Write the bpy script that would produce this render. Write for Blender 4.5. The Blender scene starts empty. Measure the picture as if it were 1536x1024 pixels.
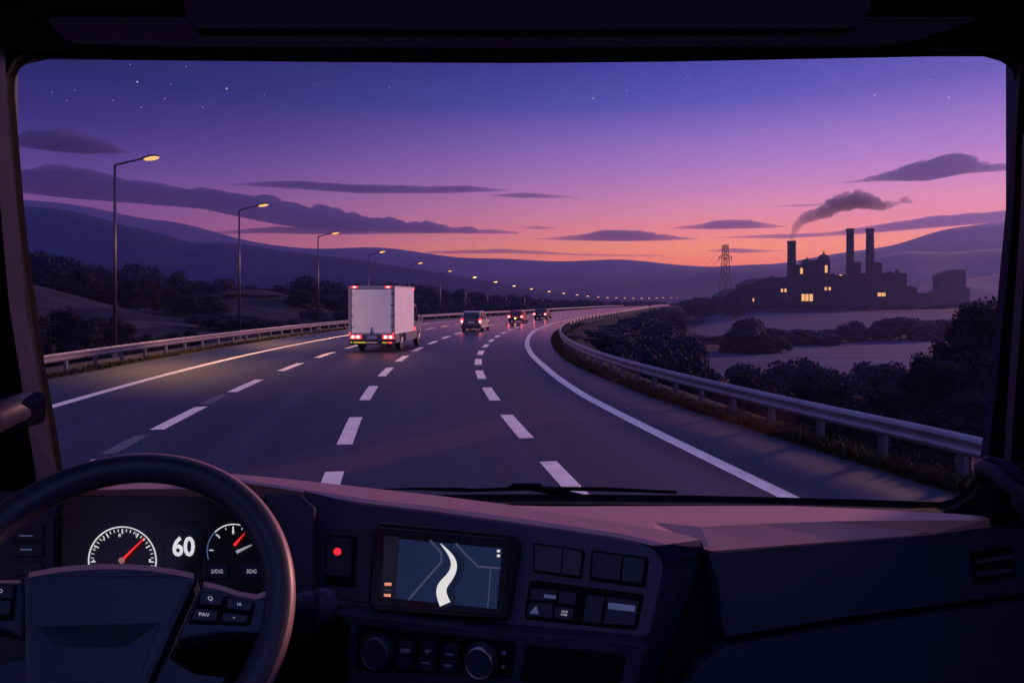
import bpy, bmesh, math, random
import numpy as np
from mathutils import Vector, Matrix

random.seed(7)
RNG = np.random.default_rng(7)
C = bpy.context.scene.collection
F, H, HV, CU = 1050.0, 2.7, 447.0, 768.0      # focal length and eye height used to survey the photograph


def P(u, v, Y):
    """point at distance Y ahead seen at photo position (u, v)"""
    return Vector(((u - CU) / F * Y, Y, H - (v - HV) / F * Y))


def srgb(r, g, b):
    f = lambda c: (c / 255 / 12.92) if c / 255 <= .04045 else ((c / 255 + .055) / 1.055) ** 2.4
    return (f(r), f(g), f(b))


# ------------------------------------------------------------------ materials
def mat(name, rgb, rough=.6, metal=0., spec=.5, noise=None, bump=None, coat=0.):
    m = bpy.data.materials.new(name); m.use_nodes = True
    nt = m.node_tree; b = nt.nodes['Principled BSDF']
    b.inputs['Base Color'].default_value = (*rgb, 1)
    b.inputs['Roughness'].default_value = rough
    b.inputs['Metallic'].default_value = metal
    b.inputs['Specular IOR Level'].default_value = spec
    b.inputs['Coat Weight'].default_value = coat
    if noise or bump:
        tc = nt.nodes.new('ShaderNodeTexCoord')
    if noise:
        sc, lo, hi = noise
        n = nt.nodes.new('ShaderNodeTexNoise'); n.inputs['Scale'].default_value = sc
        n.inputs['Detail'].default_value = 5
        nt.links.new(tc.outputs['Object'], n.inputs['Vector'])
        r = nt.nodes.new('ShaderNodeValToRGB')
        r.color_ramp.elements[0].position = .3; r.color_ramp.elements[1].position = .7
        r.color_ramp.elements[0].color = (*[c * lo for c in rgb], 1)
        r.color_ramp.elements[1].color = (*[min(1, c * hi) for c in rgb], 1)
        nt.links.new(n.outputs['Fac'], r.inputs['Fac'])
        nt.links.new(r.outputs['Color'], b.inputs['Base Color'])
    if bump:
        n2 = nt.nodes.new('ShaderNodeTexNoise'); n2.inputs['Scale'].default_value = bump[0]
        n2.inputs['Detail'].default_value = 3
        nt.links.new(tc.outputs['Object'], n2.inputs['Vector'])
        bp = nt.nodes.new('ShaderNodeBump'); bp.inputs['Strength'].default_value = bump[1]
        bp.inputs['Distance'].default_value = bump[2]
        nt.links.new(n2.outputs['Fac'], bp.inputs['Height'])
        nt.links.new(bp.outputs['Normal'], b.inputs['Normal'])
    return m


def glow(name, rgb, s):
    m = bpy.data.materials.new(name); m.use_nodes = True
    b = m.node_tree.nodes['Principled BSDF']
    b.inputs['Base Color'].default_value = (*[c * .3 for c in rgb], 1)
    b.inputs['Emission Color'].default_value = (*rgb, 1)
    b.inputs['Emission Strength'].default_value = s
    return m


M = dict(
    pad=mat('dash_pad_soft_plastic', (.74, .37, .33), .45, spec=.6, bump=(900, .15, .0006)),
    trim=mat('pillar_trim_plastic', (.022, .022, .075), .7, spec=.12, bump=(700, .15, .0006)),
    plastic=mat('dark_grained_plastic', (.040, .038, .085), .5, bump=(900, .15, .0006)),
    navy=mat('navy_plastic', (.028, .036, .085), .5, bump=(900, .12, .0005)),
    panel=mat('console_plastic', (.064, .055, .125), .5, bump=(900, .12, .0005)),
    black=mat('black_rubber', (.006, .006, .012), .8, spec=.15),
    gloss=mat('black_gloss_plastic', (.006, .006, .010), .25),
    key=mat('button_plastic', (.022, .027, .062), .45),
    keylite=mat('button_plastic_pale', (.075, .065, .105), .45),
    mark=mat('grey_printed_symbol', (.32, .32, .45), .6),
    chrome=mat('satin_metal_ring', (.55, .52, .58), .3, metal=1),
    headliner=mat('headliner_fabric', (.12, .12, .22), .9, bump=(400, .2, .001)),
    asphalt=None,
    paint=mat('road_paint_white', (.92, .80, .66), .55, noise=(3, .82, 1.08)),
    steel=mat('galvanised_steel', (.25, .22, .26), .42, metal=.3, noise=(2, .8, 1.15)),
    post=mat('galvanised_post_steel', (.10, .10, .14), .5, metal=.5, noise=(3, .8, 1.1)),
    pole=mat('lamp_pole_paint', (.05, .05, .07), .4, metal=.4),
    tail=glow('red_tail_lamp', (1., .03, .03), 5.),
    tailhot=glow('tail_lamp_bulb', (1., .42, .36), 9.),
    lampglow=glow('sodium_lamp_lens', (1., .50, .17), 1.25),
    window=glow('warm_lit_window', (1., .50, .17), 1.05),
    white=mat('white_box_panel', (.78, .76, .79), .45, noise=(1.2, .93, 1.03)),
    vanframe=mat('grey_body_frame', (.22, .22, .29), .5),
    vanlow=mat('slate_body_paint', (.10, .11, .17), .4),
    rubber=mat('tyre_rubber', (.012, .012, .015), .8),
    rim=mat('wheel_rim_metal', (.30, .29, .33), .4, metal=.6),
    carglass=mat('dark_car_glass', (.012, .013, .025), .12),
    silver=mat('pale_car_paint', (.50, .42, .38), .3, coat=.5),
    darkcar=mat('dark_tail_panel', (.05, .05, .07), .3, coat=.5),
    redcar=mat('dark_red_car_paint', (.42, .035, .05), .3, coat=.5),
    blackcar=mat('black_car_paint', (.014, .015, .022), .25, coat=.6),
    plate=mat('number_plate', (.55, .55, .55), .5),
    yellow=glow('yellow_reflector_glow', (.9, .72, .03), .55),  # reflector strips given a glow of their own
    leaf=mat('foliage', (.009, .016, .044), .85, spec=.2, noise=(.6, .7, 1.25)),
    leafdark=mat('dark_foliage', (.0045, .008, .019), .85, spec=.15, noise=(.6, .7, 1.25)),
    bark=mat('tree_bark', (.030, .024, .022), .9),
    brick=mat('sooty_brick', (.010, .011, .028), .85, noise=(.05, .8, 1.2)),
    roofm=mat('slate_roof', (.020, .016, .026), .8),
    pylon=mat('pylon_steel', (.012, .010, .016), .6, metal=.3),
    smoke=mat('smoke_grey', (.36, .20, .26), 1., spec=0),
    cloudL=mat('cloud_violet', (.17, .15, .33), 1., spec=0, noise=(.0004, .9, 1.12)),
    cloudR=mat('cloud_mauve', (.34, .22, .36), 1., spec=0, noise=(.0004, .9, 1.12)),
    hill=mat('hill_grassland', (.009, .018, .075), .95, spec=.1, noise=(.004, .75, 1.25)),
    hillmid=mat('hill_haze_tint', (.020, .023, .085), .95, spec=.1, noise=(.004, .8, 1.2)),  # base colour lifted to imitate haze on the middle hill
    hillfar=mat('far_hill_haze_tint', (.055, .048, .145), .95, spec=.1, noise=(.003, .85, 1.15)),  # paler base colour stands in for thicker haze on the far ridge
    star=glow('star_light', (.75, .82, 1.), 1.0),
    starbig=glow('bright_star_light', (.70, .76, 1.), .9),
    straw=mat('dry_grass', (.040, .030, .018), .9, spec=.1, noise=(3, .6, 1.3)),
    dirt=mat('verge_soil', (.012, .010, .011), .95, noise=(2, .6, 1.3)),
    field=mat('mown_field', (.040, .042, .110), .95, spec=.1, noise=(.05, .85, 1.15)),
    moundfield=mat('dry_hill_pasture', (.026, .025, .036), .95, spec=.1, noise=(.08, .8, 1.2)),
    led=glow('red_led', (1., .02, .035), 1.3),
    dialwhite=glow('dial_white', (.9, .9, .95), .75),
    dialblue=glow('dial_blue', (.12, .2, .5), .5),
    needle=glow('needle_red', (1., .03, .03), .9),
    hubpink=glow('needle_cap', (.55, .22, .24), .5),
    scr=glow('screen_navy', srgb(24, 36, 66), .9),
    scrdark=glow('screen_side_bar', srgb(20, 21, 34), .9),
    scrshade=glow('screen_dark_route_border', srgb(15, 25, 48), .9),
    scrroad=glow('screen_street', srgb(66, 68, 95), .9),
    scrroute=glow('screen_route_white', srgb(225, 222, 220), .95),
    scrorange=glow('screen_orange_icon', srgb(235, 150, 120), .95),
    keyglow=glow('backlit_key_symbol', (.55, .55, .66), .55),
    keydim=glow('dim_key_symbol', srgb(78, 84, 130), .6),
)


def asphalt():
    m = bpy.data.materials.new('asphalt'); m.use_nodes = True
    nt = m.node_tree; b = nt.nodes['Principled BSDF']
    uv = nt.nodes.new('ShaderNodeUVMap'); tc = nt.nodes.new('ShaderNodeTexCoord')
    mp = nt.nodes.new('ShaderNodeMapping'); mp.inputs['Scale'].default_value = (1.0, .012, 1)
    n = nt.nodes.new('ShaderNodeTexNoise'); n.inputs['Scale'].default_value = .9; n.inputs['Detail'].default_value = 4
    nt.links.new(uv.outputs['UV'], mp.inputs['Vector']); nt.links.new(mp.outputs['Vector'], n.inputs['Vector'])
    r = nt.nodes.new('ShaderNodeValToRGB')
    r.color_ramp.elements[0].position = .34; r.color_ramp.elements[1].position = .66
    r.color_ramp.elements[0].color = (.0045, .0080, .0250, 1); r.color_ramp.elements[1].color = (.0135, .0195, .0540, 1)
    nt.links.new(n.outputs['Fac'], r.inputs['Fac'])
    n2 = nt.nodes.new('ShaderNodeTexNoise'); n2.inputs['Scale'].default_value = 14; n2.inputs['Detail'].default_value = 6
    nt.links.new(tc.outputs['Object'], n2.inputs['Vector'])
    mx = nt.nodes.new('ShaderNodeMix'); mx.data_type = 'RGBA'; mx.blend_type = 'MULTIPLY'; mx.inputs['Factor'].default_value = .5
    nt.links.new(r.outputs['Color'], mx.inputs[6]); nt.links.new(n2.outputs['Color'], mx.inputs[7])
    g = nt.nodes.new('ShaderNodeMix'); g.data_type = 'RGBA'; g.inputs['Factor'].default_value = .35
    nt.links.new(r.outputs['Color'], g.inputs[6]); nt.links.new(mx.outputs[2], g.inputs[7])
    sxx = nt.nodes.new('ShaderNodeSeparateXYZ'); nt.links.new(uv.outputs['UV'], sxx.inputs[0])      # darker wheel tracks in every lane
    wv = nt.nodes.new('ShaderNodeMath'); wv.operation = 'MULTIPLY'; wv.inputs[1].default_value = 2 * math.pi / 1.8; nt.links.new(sxx.outputs[0], wv.inputs[0])
    wc = nt.nodes.new('ShaderNodeMath'); wc.operation = 'COSINE'; nt.links.new(wv.outputs[0], wc.inputs[0])
    wm = nt.nodes.new('ShaderNodeMath'); wm.operation = 'MULTIPLY_ADD'; wm.inputs[1].default_value = .17; wm.inputs[2].default_value = .92; nt.links.new(wc.outputs[0], wm.inputs[0])
    wx = nt.nodes.new('ShaderNodeVectorMath'); wx.operation = 'SCALE'; nt.links.new(g.outputs[2], wx.inputs[0]); nt.links.new(wm.outputs[0], wx.inputs['Scale'])
    nt.links.new(wx.outputs[0], b.inputs['Base Color'])
    sx_ = nt.nodes.new('ShaderNodeSeparateXYZ'); nt.links.new(uv.outputs['UV'], sx_.inputs[0])
    rr_ = nt.nodes.new('ShaderNodeMapRange'); rr_.interpolation_type = 'SMOOTHSTEP'      # smoother with distance, put in to bring out the far sheen
    rr_.inputs['From Min'].default_value = 14; rr_.inputs['From Max'].default_value = 70
    rr_.inputs['To Min'].default_value = .62; rr_.inputs['To Max'].default_value = .2
    nt.links.new(sx_.outputs[1], rr_.inputs['Value']); nt.links.new(rr_.outputs[0], b.inputs['Roughness'])
    b.inputs['Specular IOR Level'].default_value = .4
    bp = nt.nodes.new('ShaderNodeBump'); bp.inputs['Strength'].default_value = .10; bp.inputs['Distance'].default_value = .004
    n3 = nt.nodes.new('ShaderNodeTexNoise'); n3.inputs['Scale'].default_value = 90
    nt.links.new(tc.outputs['Object'], n3.inputs['Vector']); nt.links.new(n3.outputs['Fac'], bp.inputs['Height'])
    nt.links.new(bp.outputs['Normal'], b.inputs['Normal'])
    return m


M['asphalt'] = asphalt()


def vapour(name, rgb, dens):
    m = bpy.data.materials.new(name); m.use_nodes = True; nt = m.node_tree
    nt.nodes.remove(nt.nodes['Principled BSDF'])
    pv = nt.nodes.new('ShaderNodeVolumePrincipled'); pv.inputs['Density'].default_value = dens; pv.inputs['Color'].default_value = (*rgb, 1)
    nt.links.new(pv.outputs[0], nt.nodes['Material Output'].inputs['Volume'])
    return m


M['smoke'] = vapour('smoke_vapour', (.99, .70, .84), .20)
M['cloudL'] = vapour('cloud_violet', (.15, .16, .42), .0045)
M['cloudR'] = vapour('cloud_mauve', (.46, .27, .42), .0045)


def glass_mat():
    m = bpy.data.materials.new('windshield_glass'); m.use_nodes = True
    nt = m.node_tree; nt.nodes.remove(nt.nodes['Principled BSDF'])
    t = nt.nodes.new('ShaderNodeBsdfTransparent'); t.inputs['Color'].default_value = (.97, .97, .98, 1)
    g = nt.nodes.new('ShaderNodeBsdfGlossy'); g.inputs['Roughness'].default_value = .03
    g.inputs['Color'].default_value = (1, 1, 1, 1)
    mx = nt.nodes.new('ShaderNodeMixShader'); mx.inputs['Fac'].default_value = .02
    nt.links.new(t.outputs[0], mx.inputs[1]); nt.links.new(g.outputs[0], mx.inputs[2])
    nt.links.new(mx.outputs[0], nt.nodes['Material Output'].inputs['Surface'])
    return m


M['glass'] = glass_mat()


def field_rows(m, angle, pitch):
    """mown swathes and patchy growth across a field"""
    nt = m.node_tree; b = nt.nodes['Principled BSDF']; src = b.inputs['Base Color'].links[0].from_socket
    tc = nt.nodes.new('ShaderNodeTexCoord'); mp = nt.nodes.new('ShaderNodeMapping')
    mp.inputs['Rotation'].default_value = (0, 0, angle); mp.inputs['Scale'].default_value = (.012, 1 / pitch, 1)
    n = nt.nodes.new('ShaderNodeTexNoise'); n.inputs['Scale'].default_value = 1.; n.inputs['Detail'].default_value = 4
    nt.links.new(tc.outputs['Object'], mp.inputs['Vector']); nt.links.new(mp.outputs['Vector'], n.inputs['Vector'])
    k = nt.nodes.new('ShaderNodeMapRange'); k.inputs['From Min'].default_value = .3; k.inputs['From Max'].default_value = .7
    k.inputs['To Min'].default_value = .55; k.inputs['To Max'].default_value = 1.35; nt.links.new(n.outputs['Fac'], k.inputs['Value'])
    v = nt.nodes.new('ShaderNodeVectorMath'); v.operation = 'SCALE'; nt.links.new(src, v.inputs[0]); nt.links.new(k.outputs[0], v.inputs['Scale'])
    nt.links.new(v.outputs[0], b.inputs['Base Color'])


field_rows(M['field'], .12, 7.); field_rows(M['moundfield'], -.5, 4.)


# ------------------------------------------------------------------ mesh helpers
def link(name, me, m, parent=None, smooth=False):
    o = bpy.data.objects.new(name, me); C.objects.link(o)
    if m: me.materials.append(m)
    if parent: o.parent = parent
    if smooth:
        for p in me.polygons: p.use_smooth = True
    return o


def mesh(name, verts, faces, m, parent=None, smooth=False):
    me = bpy.data.meshes.new(name)
    me.from_pydata([tuple(v) for v in verts], [], faces); me.update()
    return link(name, me, m, parent, smooth)


class MB:
    """collects solid pieces of one part"""
    def __init__(s): s.v, s.f = [], []

    def add(s, v, f):
        n = len(s.v); s.v += [tuple(a) for a in v]; s.f += [tuple(i + n for i in q) for q in f]; return s

    def box(s, lo, hi):
        x0, y0, z0 = lo; x1, y1, z1 = hi
        return s.add([(x0, y0, z0), (x1, y0, z0), (x1, y1, z0), (x0, y1, z0), (x0, y0, z1), (x1, y0, z1), (x1, y1, z1), (x0, y1, z1)],
                     [(0, 3, 2, 1), (4, 5, 6, 7), (0, 1, 5, 4), (1, 2, 6, 5), (2, 3, 7, 6), (3, 0, 4, 7)])

    def bar(s, a, b, w, n=6, w2=None, cap=True):
        a, b = Vector(a), Vector(b); d = (b - a).normalized()
        e = d.orthogonal().normalized(); g = d.cross(e); w2 = w if w2 is None else w2
        v = []
        for p, r in ((a, w), (b, w2)):
            for i in range(n):
                t = 2 * math.pi * (i + .5) / n
                v.append(p + r * (math.cos(t) * e + math.sin(t) * g))
        f = [(i, (i + 1) % n, n + (i + 1) % n, n + i) for i in range(n)]
        if cap: f += [tuple(range(n - 1, -1, -1)), tuple(range(n, 2 * n))]
        return s.add(v, f)

    def tube(s, pts, rad, n=10, flat=1.0, up=None):
        pts = [Vector(p) for p in pts]
        if not hasattr(rad, '__len__'): rad = [rad] * len(pts)
        v, f = [], []
        ref = Vector(up) if up else None
        for k, p in enumerate(pts):
            d = (pts[min(k + 1, len(pts) - 1)] - pts[max(k - 1, 0)]).normalized()
            e = (d.cross(ref).normalized() if ref else d.orthogonal().normalized()); g = d.cross(e)
            for i in range(n):
                t = 2 * math.pi * i / n
                v.append(p + rad[k] * (math.cos(t) * e + flat * math.sin(t) * g))
        for k in range(len(pts) - 1):
            for i in range(n):
                f.append((k * n + i, k * n + (i + 1) % n, (k + 1) * n + (i + 1) % n, (k + 1) * n + i))
        f += [tuple(range(n - 1, -1, -1)), tuple((len(pts) - 1) * n + i for i in range(n))]
        return s.add(v, f)

    def prism(s, prof, x0, x1, axis='x'):
        """profile of (a, b) pairs swept between x0 and x1"""
        n = len(prof)
        if axis == 'x': mk = lambda x, a, b: (x, a, b)
        elif axis == 'y': mk = lambda x, a, b: (a, x, b)
        else: mk = lambda x, a, b: (a, b, x)
        v = [mk(x0, a, b) for a, b in prof] + [mk(x1, a, b) for a, b in prof]
        f = [(i, (i + 1) % n, n + (i + 1) % n, n + i) for i in range(n)] + [tuple(range(n - 1, -1, -1)), tuple(range(n, 2 * n))]
        return s.add(v, f)

    def build(s, name, m, parent=None, smooth=False, bevel=0):
        me = bpy.data.meshes.new(name); me.from_pydata(s.v, [], s.f); me.update()
        bm = bmesh.new(); bm.from_mesh(me)
        bmesh.ops.recalc_face_normals(bm, faces=bm.faces[:])
        if bevel:
            bmesh.ops.bevel(bm, geom=[e for e in bm.edges if len(e.link_faces) == 2 and e.calc_face_angle(0) > .5], offset=bevel, segments=2, affect='EDGES', clamp_overlap=True)
        bm.to_mesh(me); bm.free()
        return link(name, me, m, parent, smooth)


def empty(name, loc=(0, 0, 0), rz=0., label=None, cat=None, group=None, kind=None):
    o = bpy.data.objects.new(name, None); C.objects.link(o); o.location = loc; o.rotation_euler = (0, 0, rz)
    return tag(o, label, cat, group, kind)


def tag(o, label=None, cat=None, group=None, kind=None):
    for k, v in (('label', label), ('category', cat), ('group', group), ('kind', kind)):
        if v: o[k] = v
    return o


def dup(root, name=None):
    r = root.copy(); C.objects.link(r)
    for ch in list(root.children):
        c = ch.copy(); C.objects.link(c); c.parent = r
        for g in list(ch.children):
            d = g.copy(); C.objects.link(d); d.parent = c
    return r


# ------------------------------------------------------------------ road line
KY = np.array([-80, -60, -20, 0, 10.8, 14.7, 19.7, 25, 30, 35, 40.5, 46.5, 52, 58, 64.4, 78.8, 95.5, 141, 257, 438, 860, 1300.])
KX = np.array([15.9, 12.4, 5.9, 2.55, .72, .05, -.65, -1.2, -1.5, -1.6, -1.5, -1.25, -.85, -.35, .5, 2.6, 6.2, 16.5, 44, 95, 198, 305.])
_yy = np.arange(-80, 1300.)
_mm = np.interp(_yy, KY, KX)
_k = np.exp(-.5 * (np.arange(-12, 13) / 3.2) ** 2); _k /= _k.sum()
_pad = np.concatenate([_mm[0] + (_mm[1] - _mm[0]) * np.arange(-12, 0), _mm, _mm[-1] + (_mm[-1] - _mm[-2]) * np.arange(1, 13)])
_mm = np.convolve(_pad, _k, 'valid')


def RX(y): return float(np.interp(y, _yy, _mm)) if y < 1299 else float(_mm[-1] + (y - 1299) * .243)


def RT(y):
    d = (RX(y + 1) - RX(y - 1)) / 2
    t = Vector((d, 1, 0)).normalized(); return t, Vector((t.y, -t.x, 0))


def gz(y): return 0. if y < 80 else (-(y - 80) ** 2 * .0062 / 80 if y < 120 else -(y - 100) * .0062)


def LK(y): return float(np.interp(y, [0, 68, 112, 2000], [1, 1, .74, .74]))


def rp(y, off, h=0.):
    """point on the road, off metres to the right of the dashed line between the two right lanes"""
    if off < 0: off *= LK(y)
    t, n = RT(y); return Vector((RX(y), y, gz(y) + h)) + n * off


RE = lambda y: float(np.interp(y, [0, 10, 13, 17.7, 30, 57, 100, 2000], [5.4, 5.0, 4.75, 4.3, 3.75, 3.8, 4.6, 4.6]))
RR = lambda y: float(np.interp(y, [0, 10, 12, 14, 18, 22, 27, 35, 44, 54, 70, 91, 116, 400], [6.3, 5.65, 5.4, 5.2, 4.85, 4.6, 4.4, 4.3, 4.35, 4.6, 5.3, 6.2, 7, 8]))
LE = -14.1
LR = -15.1
sm = lambda a, b, x: (lambda t: t * t * (3 - 2 * t))(min(1, max(0, (x - a) / (b - a))))


def ground_z(x, y):
    s = x - RX(y) if y > -80 else x - 15.9
    g = gz(min(y, 1000)) - .06
    if s >= 0:
        a = RR(y) + .9; t = sm(a, a + 10, s); vz = -12 + 7.3 * sm(300, 455, y) * sm(20, 45, s); z = (g * (1 - t) + vz * t)
    else:
        lk = LK(y)
        t = sm(16.5 * lk, 30 * lk + 2, -s)
        base = -4.5 + 1.2 * g
        base += 11.5 * math.exp(-((x + 104) / 33) ** 2 / 1. - ((y - 125) / 32) ** 2)
        base += 9.0 * math.exp(-((x + 78) / 22) ** 2 - ((y - 215) / 30) ** 2)
        base += 11. * math.exp(-((x + 190) / 80) ** 2 - ((y - 210) / 70) ** 2)
        z = g * (1 - t) + base * t
    t2 = sm(900, 1400, y)
    return z * (1 - t2) - 12 * t2


# ------------------------------------------------------------------ setting: ground, road
def sheet(name, rows, m, **kw):
    n = len(rows[0]); v = [p for r in rows for p in r]
    f = [(j * n + i, j * n + i + 1, (j + 1) * n + i + 1, (j + 1) * n + i) for j in range(len(rows) - 1) for i in range(n - 1)]
    return mesh(name, v, f, m, **kw)


ss = np.concatenate([-np.geomspace(3600, 64, 24), np.arange(-60, 61, 2.), np.geomspace(64, 3600, 24)])
ys = np.concatenate([np.arange(-70, 150, 3.), np.arange(150, 420, 7.), np.geomspace(430, 3300, 30)])
mgr = mat('rough_grass', (.006, .009, .024), .95, spec=.1, noise=(.12, .6, 1.35))
ground = sheet('ground', [[(RX(y) + s, y, ground_z(RX(y) + s, y)) for s in ss] for y in ys], mgr, smooth=True)
tag(ground, 'rough dark grass land falling away on both sides of the motorway', 'ground', kind='structure')

ry = np.concatenate([np.arange(-40, 140, 1.5), np.arange(140, 420, 6.), np.arange(420, 1100, 20.)])
lat = [0., .12, .25, .4, .55, .7, .85, 1.]
rows, uvs = [], []
for y in ry:
    a, b = LE, RE(y)
    rows.append([rp(y, a + (b - a) * t) for t in lat])
road = sheet('road', rows, M['asphalt'])
uvl = road.data.uv_layers.new(name='UVMap')
nl = len(lat)
for lp in road.data.loops:
    j, i = divmod(lp.vertex_index, nl)
    uvl.data[lp.index].uv = ((LE + (RE(ry[j]) - LE) * lat[i]), ry[j])
tag(road, 'four lane motorway of dark asphalt bending to the right', 'road', kind='structure')


def strip(name, y0, y1, off, w, h, step=1.):
    n = max(2, int((y1 - y0) / step) + 1)
    rr = []
    for y in np.linspace(y0, y1, n):
        k = LK(y) if off < 0 else 1
        t, nn = RT(y); c = rp(y, off, h)
        rr.append([c - nn * w / 2, c + nn * w / 2])
    return sheet(name, rr, M['paint'], parent=road)


RS = lambda y: float(np.interp(y, [0, 10, 19, 28, 40, 58, 70, 85, 2000], [2.9, 2.75, 2.55, 2.6, 2.35, 2.15, 2.3, 2.6, 2.6]))
rr = []
for y in np.concatenate([np.arange(-20, 150, 1.), np.arange(150, 1000, 8.)]):
    t, nn = RT(y); c = rp(y, RS(y), .005); w = .14
    rr.append([c - nn * w, c + nn * w])
sheet('edge_line', rr, M['paint'], parent=road)
strip('edge_line', -20, 400, -11.05, .30, .005)
for off, start, per, ln, near in ((0., 13.5, 4.95, 2.7, (8.6, 11.57)), (-3.42, 13.45, 5.5, 2.9, (8.4, 11.45)), (-7.35, 15.45, 5.5, 2.9, (9.9, 12.9))):
    strip('lane_dash', near[0], near[1], off, .29, .005, .7)
    for k in range(1, 4): strip('lane_dash', near[0] - k * per, near[1] - k * per, off, .29, .005, .7)
    y = start
    while y < 135:
        strip('lane_dash', y, y + ln, off, .29, .005, .7)
        y += per
# worn ghost dashes left from an older lane line
for y in (13.3, 18.75):
    o = strip('worn_lane_dash', y, y + 1.6, -7.42, .27, .004, .7)
    o.data.materials.clear(); o.data.materials.append(mat('worn_paint', (.10, .095, .115), .6))

# soil shoulders
for name, a, b in (('verge', lambda y: RE(y) - .02, lambda y: RR(y) + .35), ('verge', lambda y: LR * 1.1, lambda y: LE + .02)):
    rws = []
    for y in np.arange(-20, 260, 2.):
        rws.append([rp(y, a(y), -.01), rp(y, (a(y) + b(y)) / 2, .01), rp(y, b(y), -.02)])
    o = sheet(name, rws, M['dirt'])
    tag(o, 'strip of bare soil between the %s edge of the asphalt and the guardrail' % ('right' if a(20) > 0 else 'left'), 'verge', kind='structure')


def field(name, pts, m, label, nu=40, nv=10, lift=.08):
    """grass field over the terrain; pts: four ground corners (x, y)"""
    a, b, c, d = [Vector((*p, 0)) for p in pts]
    rws = []
    for j in range(nv + 1):
        t = j / nv; l = a.lerp(d, t); r = b.lerp(c, t); rw = []
        for i in range(nu + 1):
            q = l.lerp(r, i / nu); rw.append((q.x, q.y, ground_z(q.x, q.y) + lift))
        rws.append(rw)
    o = sheet(name, rws, m, smooth=True)
    bm = bmesh.new(); bm.from_mesh(o.data)
    bad = [q for q in bm.faces if any(-16 < k.co.x - RX(k.co.y) < RR(k.co.y) + 11.5 for k in q.verts)]
    bmesh.ops.delete(bm, geom=bad, context='FACES'); bm.to_mesh(o.data); bm.free()
    return tag(o, label, 'field', kind='structure')


def gp(u, v, z=-12.):
    """point of the right-hand valley floor seen at (u, v)"""
    D = (H - z) / ((v - HV) / F); return ((u - CU) / F * D, D)


field('field', [gp(930, 572), gp(1700, 572), gp(1620, 494), gp(985, 531)], M['field'], 'pale mown field sloping up behind the first trees right of the guardrail')
field('field', [gp(830, 500), gp(1640, 512), gp(1600, 470), gp(850, 474)], M['field'], 'far pale field between the tree row and the power station')
field('field', [(-170, 88), (-52, 84), (-44, 135), (-170, 140)], M['moundfield'], 'brown pasture on the rounded knoll behind the left guardrail', 40, 24, .12)
field('field', [(-112, 180), (-52, 180), (-50, 225), (-110, 240)], M['moundfield'], 'small brown pasture further along behind the third street lamp', 30, 20, .12)


# ------------------------------------------------------------------ hills
def hill(name, crest, D, label, front=.36, back=.14, m='hill', base=-13.2, seed=0, rough=1.):
    us = np.linspace(crest[0][0], crest[-1][0], 110)
    cu = [c[0] for c in crest]; cv = [c[1] for c in crest]
    vs = np.interp(us, cu, cv)
    k = np.exp(-.5 * (np.arange(-4, 5) / 1.6) ** 2); k /= k.sum()
    vs = np.convolve(np.pad(vs, 4, mode='edge'), k, 'valid')
    r = np.random.default_rng(seed); ph = r.uniform(0, 6.28, 8)
    rws = []
    prof = [(-1, 0), (-.8, .12), (-.6, .33), (-.42, .55), (-.26, .76), (-.12, .92), (0, 1), (.15, .93), (.4, .6), (.7, .22), (1, 0)]
    for t, hh in prof:
        rw = []
        for i, (u, v) in enumerate(zip(us, vs)):
            top = P(u, v, D)
            hgt = max(2., top.z - base)
            y = D + (front if t < 0 else back) * D * t
            wob = 0 if abs(t) in (0, 1) else (1 - abs(t)) * abs(t) * .5 * math.sin(i * .21 + ph[0] + t * 5) * hgt * .35 * rough
            rw.append((top.x * (1 + (y / D - 1) * .55), y, base + hgt * hh + wob))
        rws.append(rw)
    o = sheet(name, rws, M[m], smooth=True)
    return tag(o, label, 'hill', kind='structure')


hill('hill', [(-400, 300), (-60, 306), (36, 309), (101, 314), (170, 333), (197, 341), (224, 344), (257, 355), (297, 368), (336, 362), (358, 363), (400, 374), (430, 376), (482, 384), (529, 387), (560, 394), (638, 405), (700, 415), (800, 433), (900, 447)],
     1150, 'dark blue ridge on the left descending behind the tall street lamps', seed=1)
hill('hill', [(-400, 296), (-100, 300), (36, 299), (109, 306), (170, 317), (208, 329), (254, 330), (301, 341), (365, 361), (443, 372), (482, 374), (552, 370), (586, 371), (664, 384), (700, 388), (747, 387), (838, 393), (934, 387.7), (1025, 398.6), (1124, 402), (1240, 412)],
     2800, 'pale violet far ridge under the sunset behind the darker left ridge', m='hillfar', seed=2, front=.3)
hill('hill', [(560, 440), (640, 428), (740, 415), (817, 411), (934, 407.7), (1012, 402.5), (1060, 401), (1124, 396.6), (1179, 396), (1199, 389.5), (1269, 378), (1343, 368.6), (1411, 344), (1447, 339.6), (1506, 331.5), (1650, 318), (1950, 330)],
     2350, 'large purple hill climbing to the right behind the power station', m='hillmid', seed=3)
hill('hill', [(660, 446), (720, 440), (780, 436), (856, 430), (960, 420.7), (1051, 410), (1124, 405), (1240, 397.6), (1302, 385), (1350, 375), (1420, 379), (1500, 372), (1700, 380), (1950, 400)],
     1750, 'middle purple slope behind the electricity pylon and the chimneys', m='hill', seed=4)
hill('hill', [(1290, 447), (1350, 437), (1414, 423), (1456, 418.5), (1499, 410.5), (1640, 396), (1900, 400)],
     1300, 'low blue slope at the right behind the tower block', seed=5)
hill('hill', [(230, 447), (300, 424), (345, 407), (385, 405), (420, 410), (480, 410), (520, 411), (600, 418), (720, 431), (830, 440), (900, 447)],
     840, 'low rolling wooded rise behind the tree belt on the left', seed=6)


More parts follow.
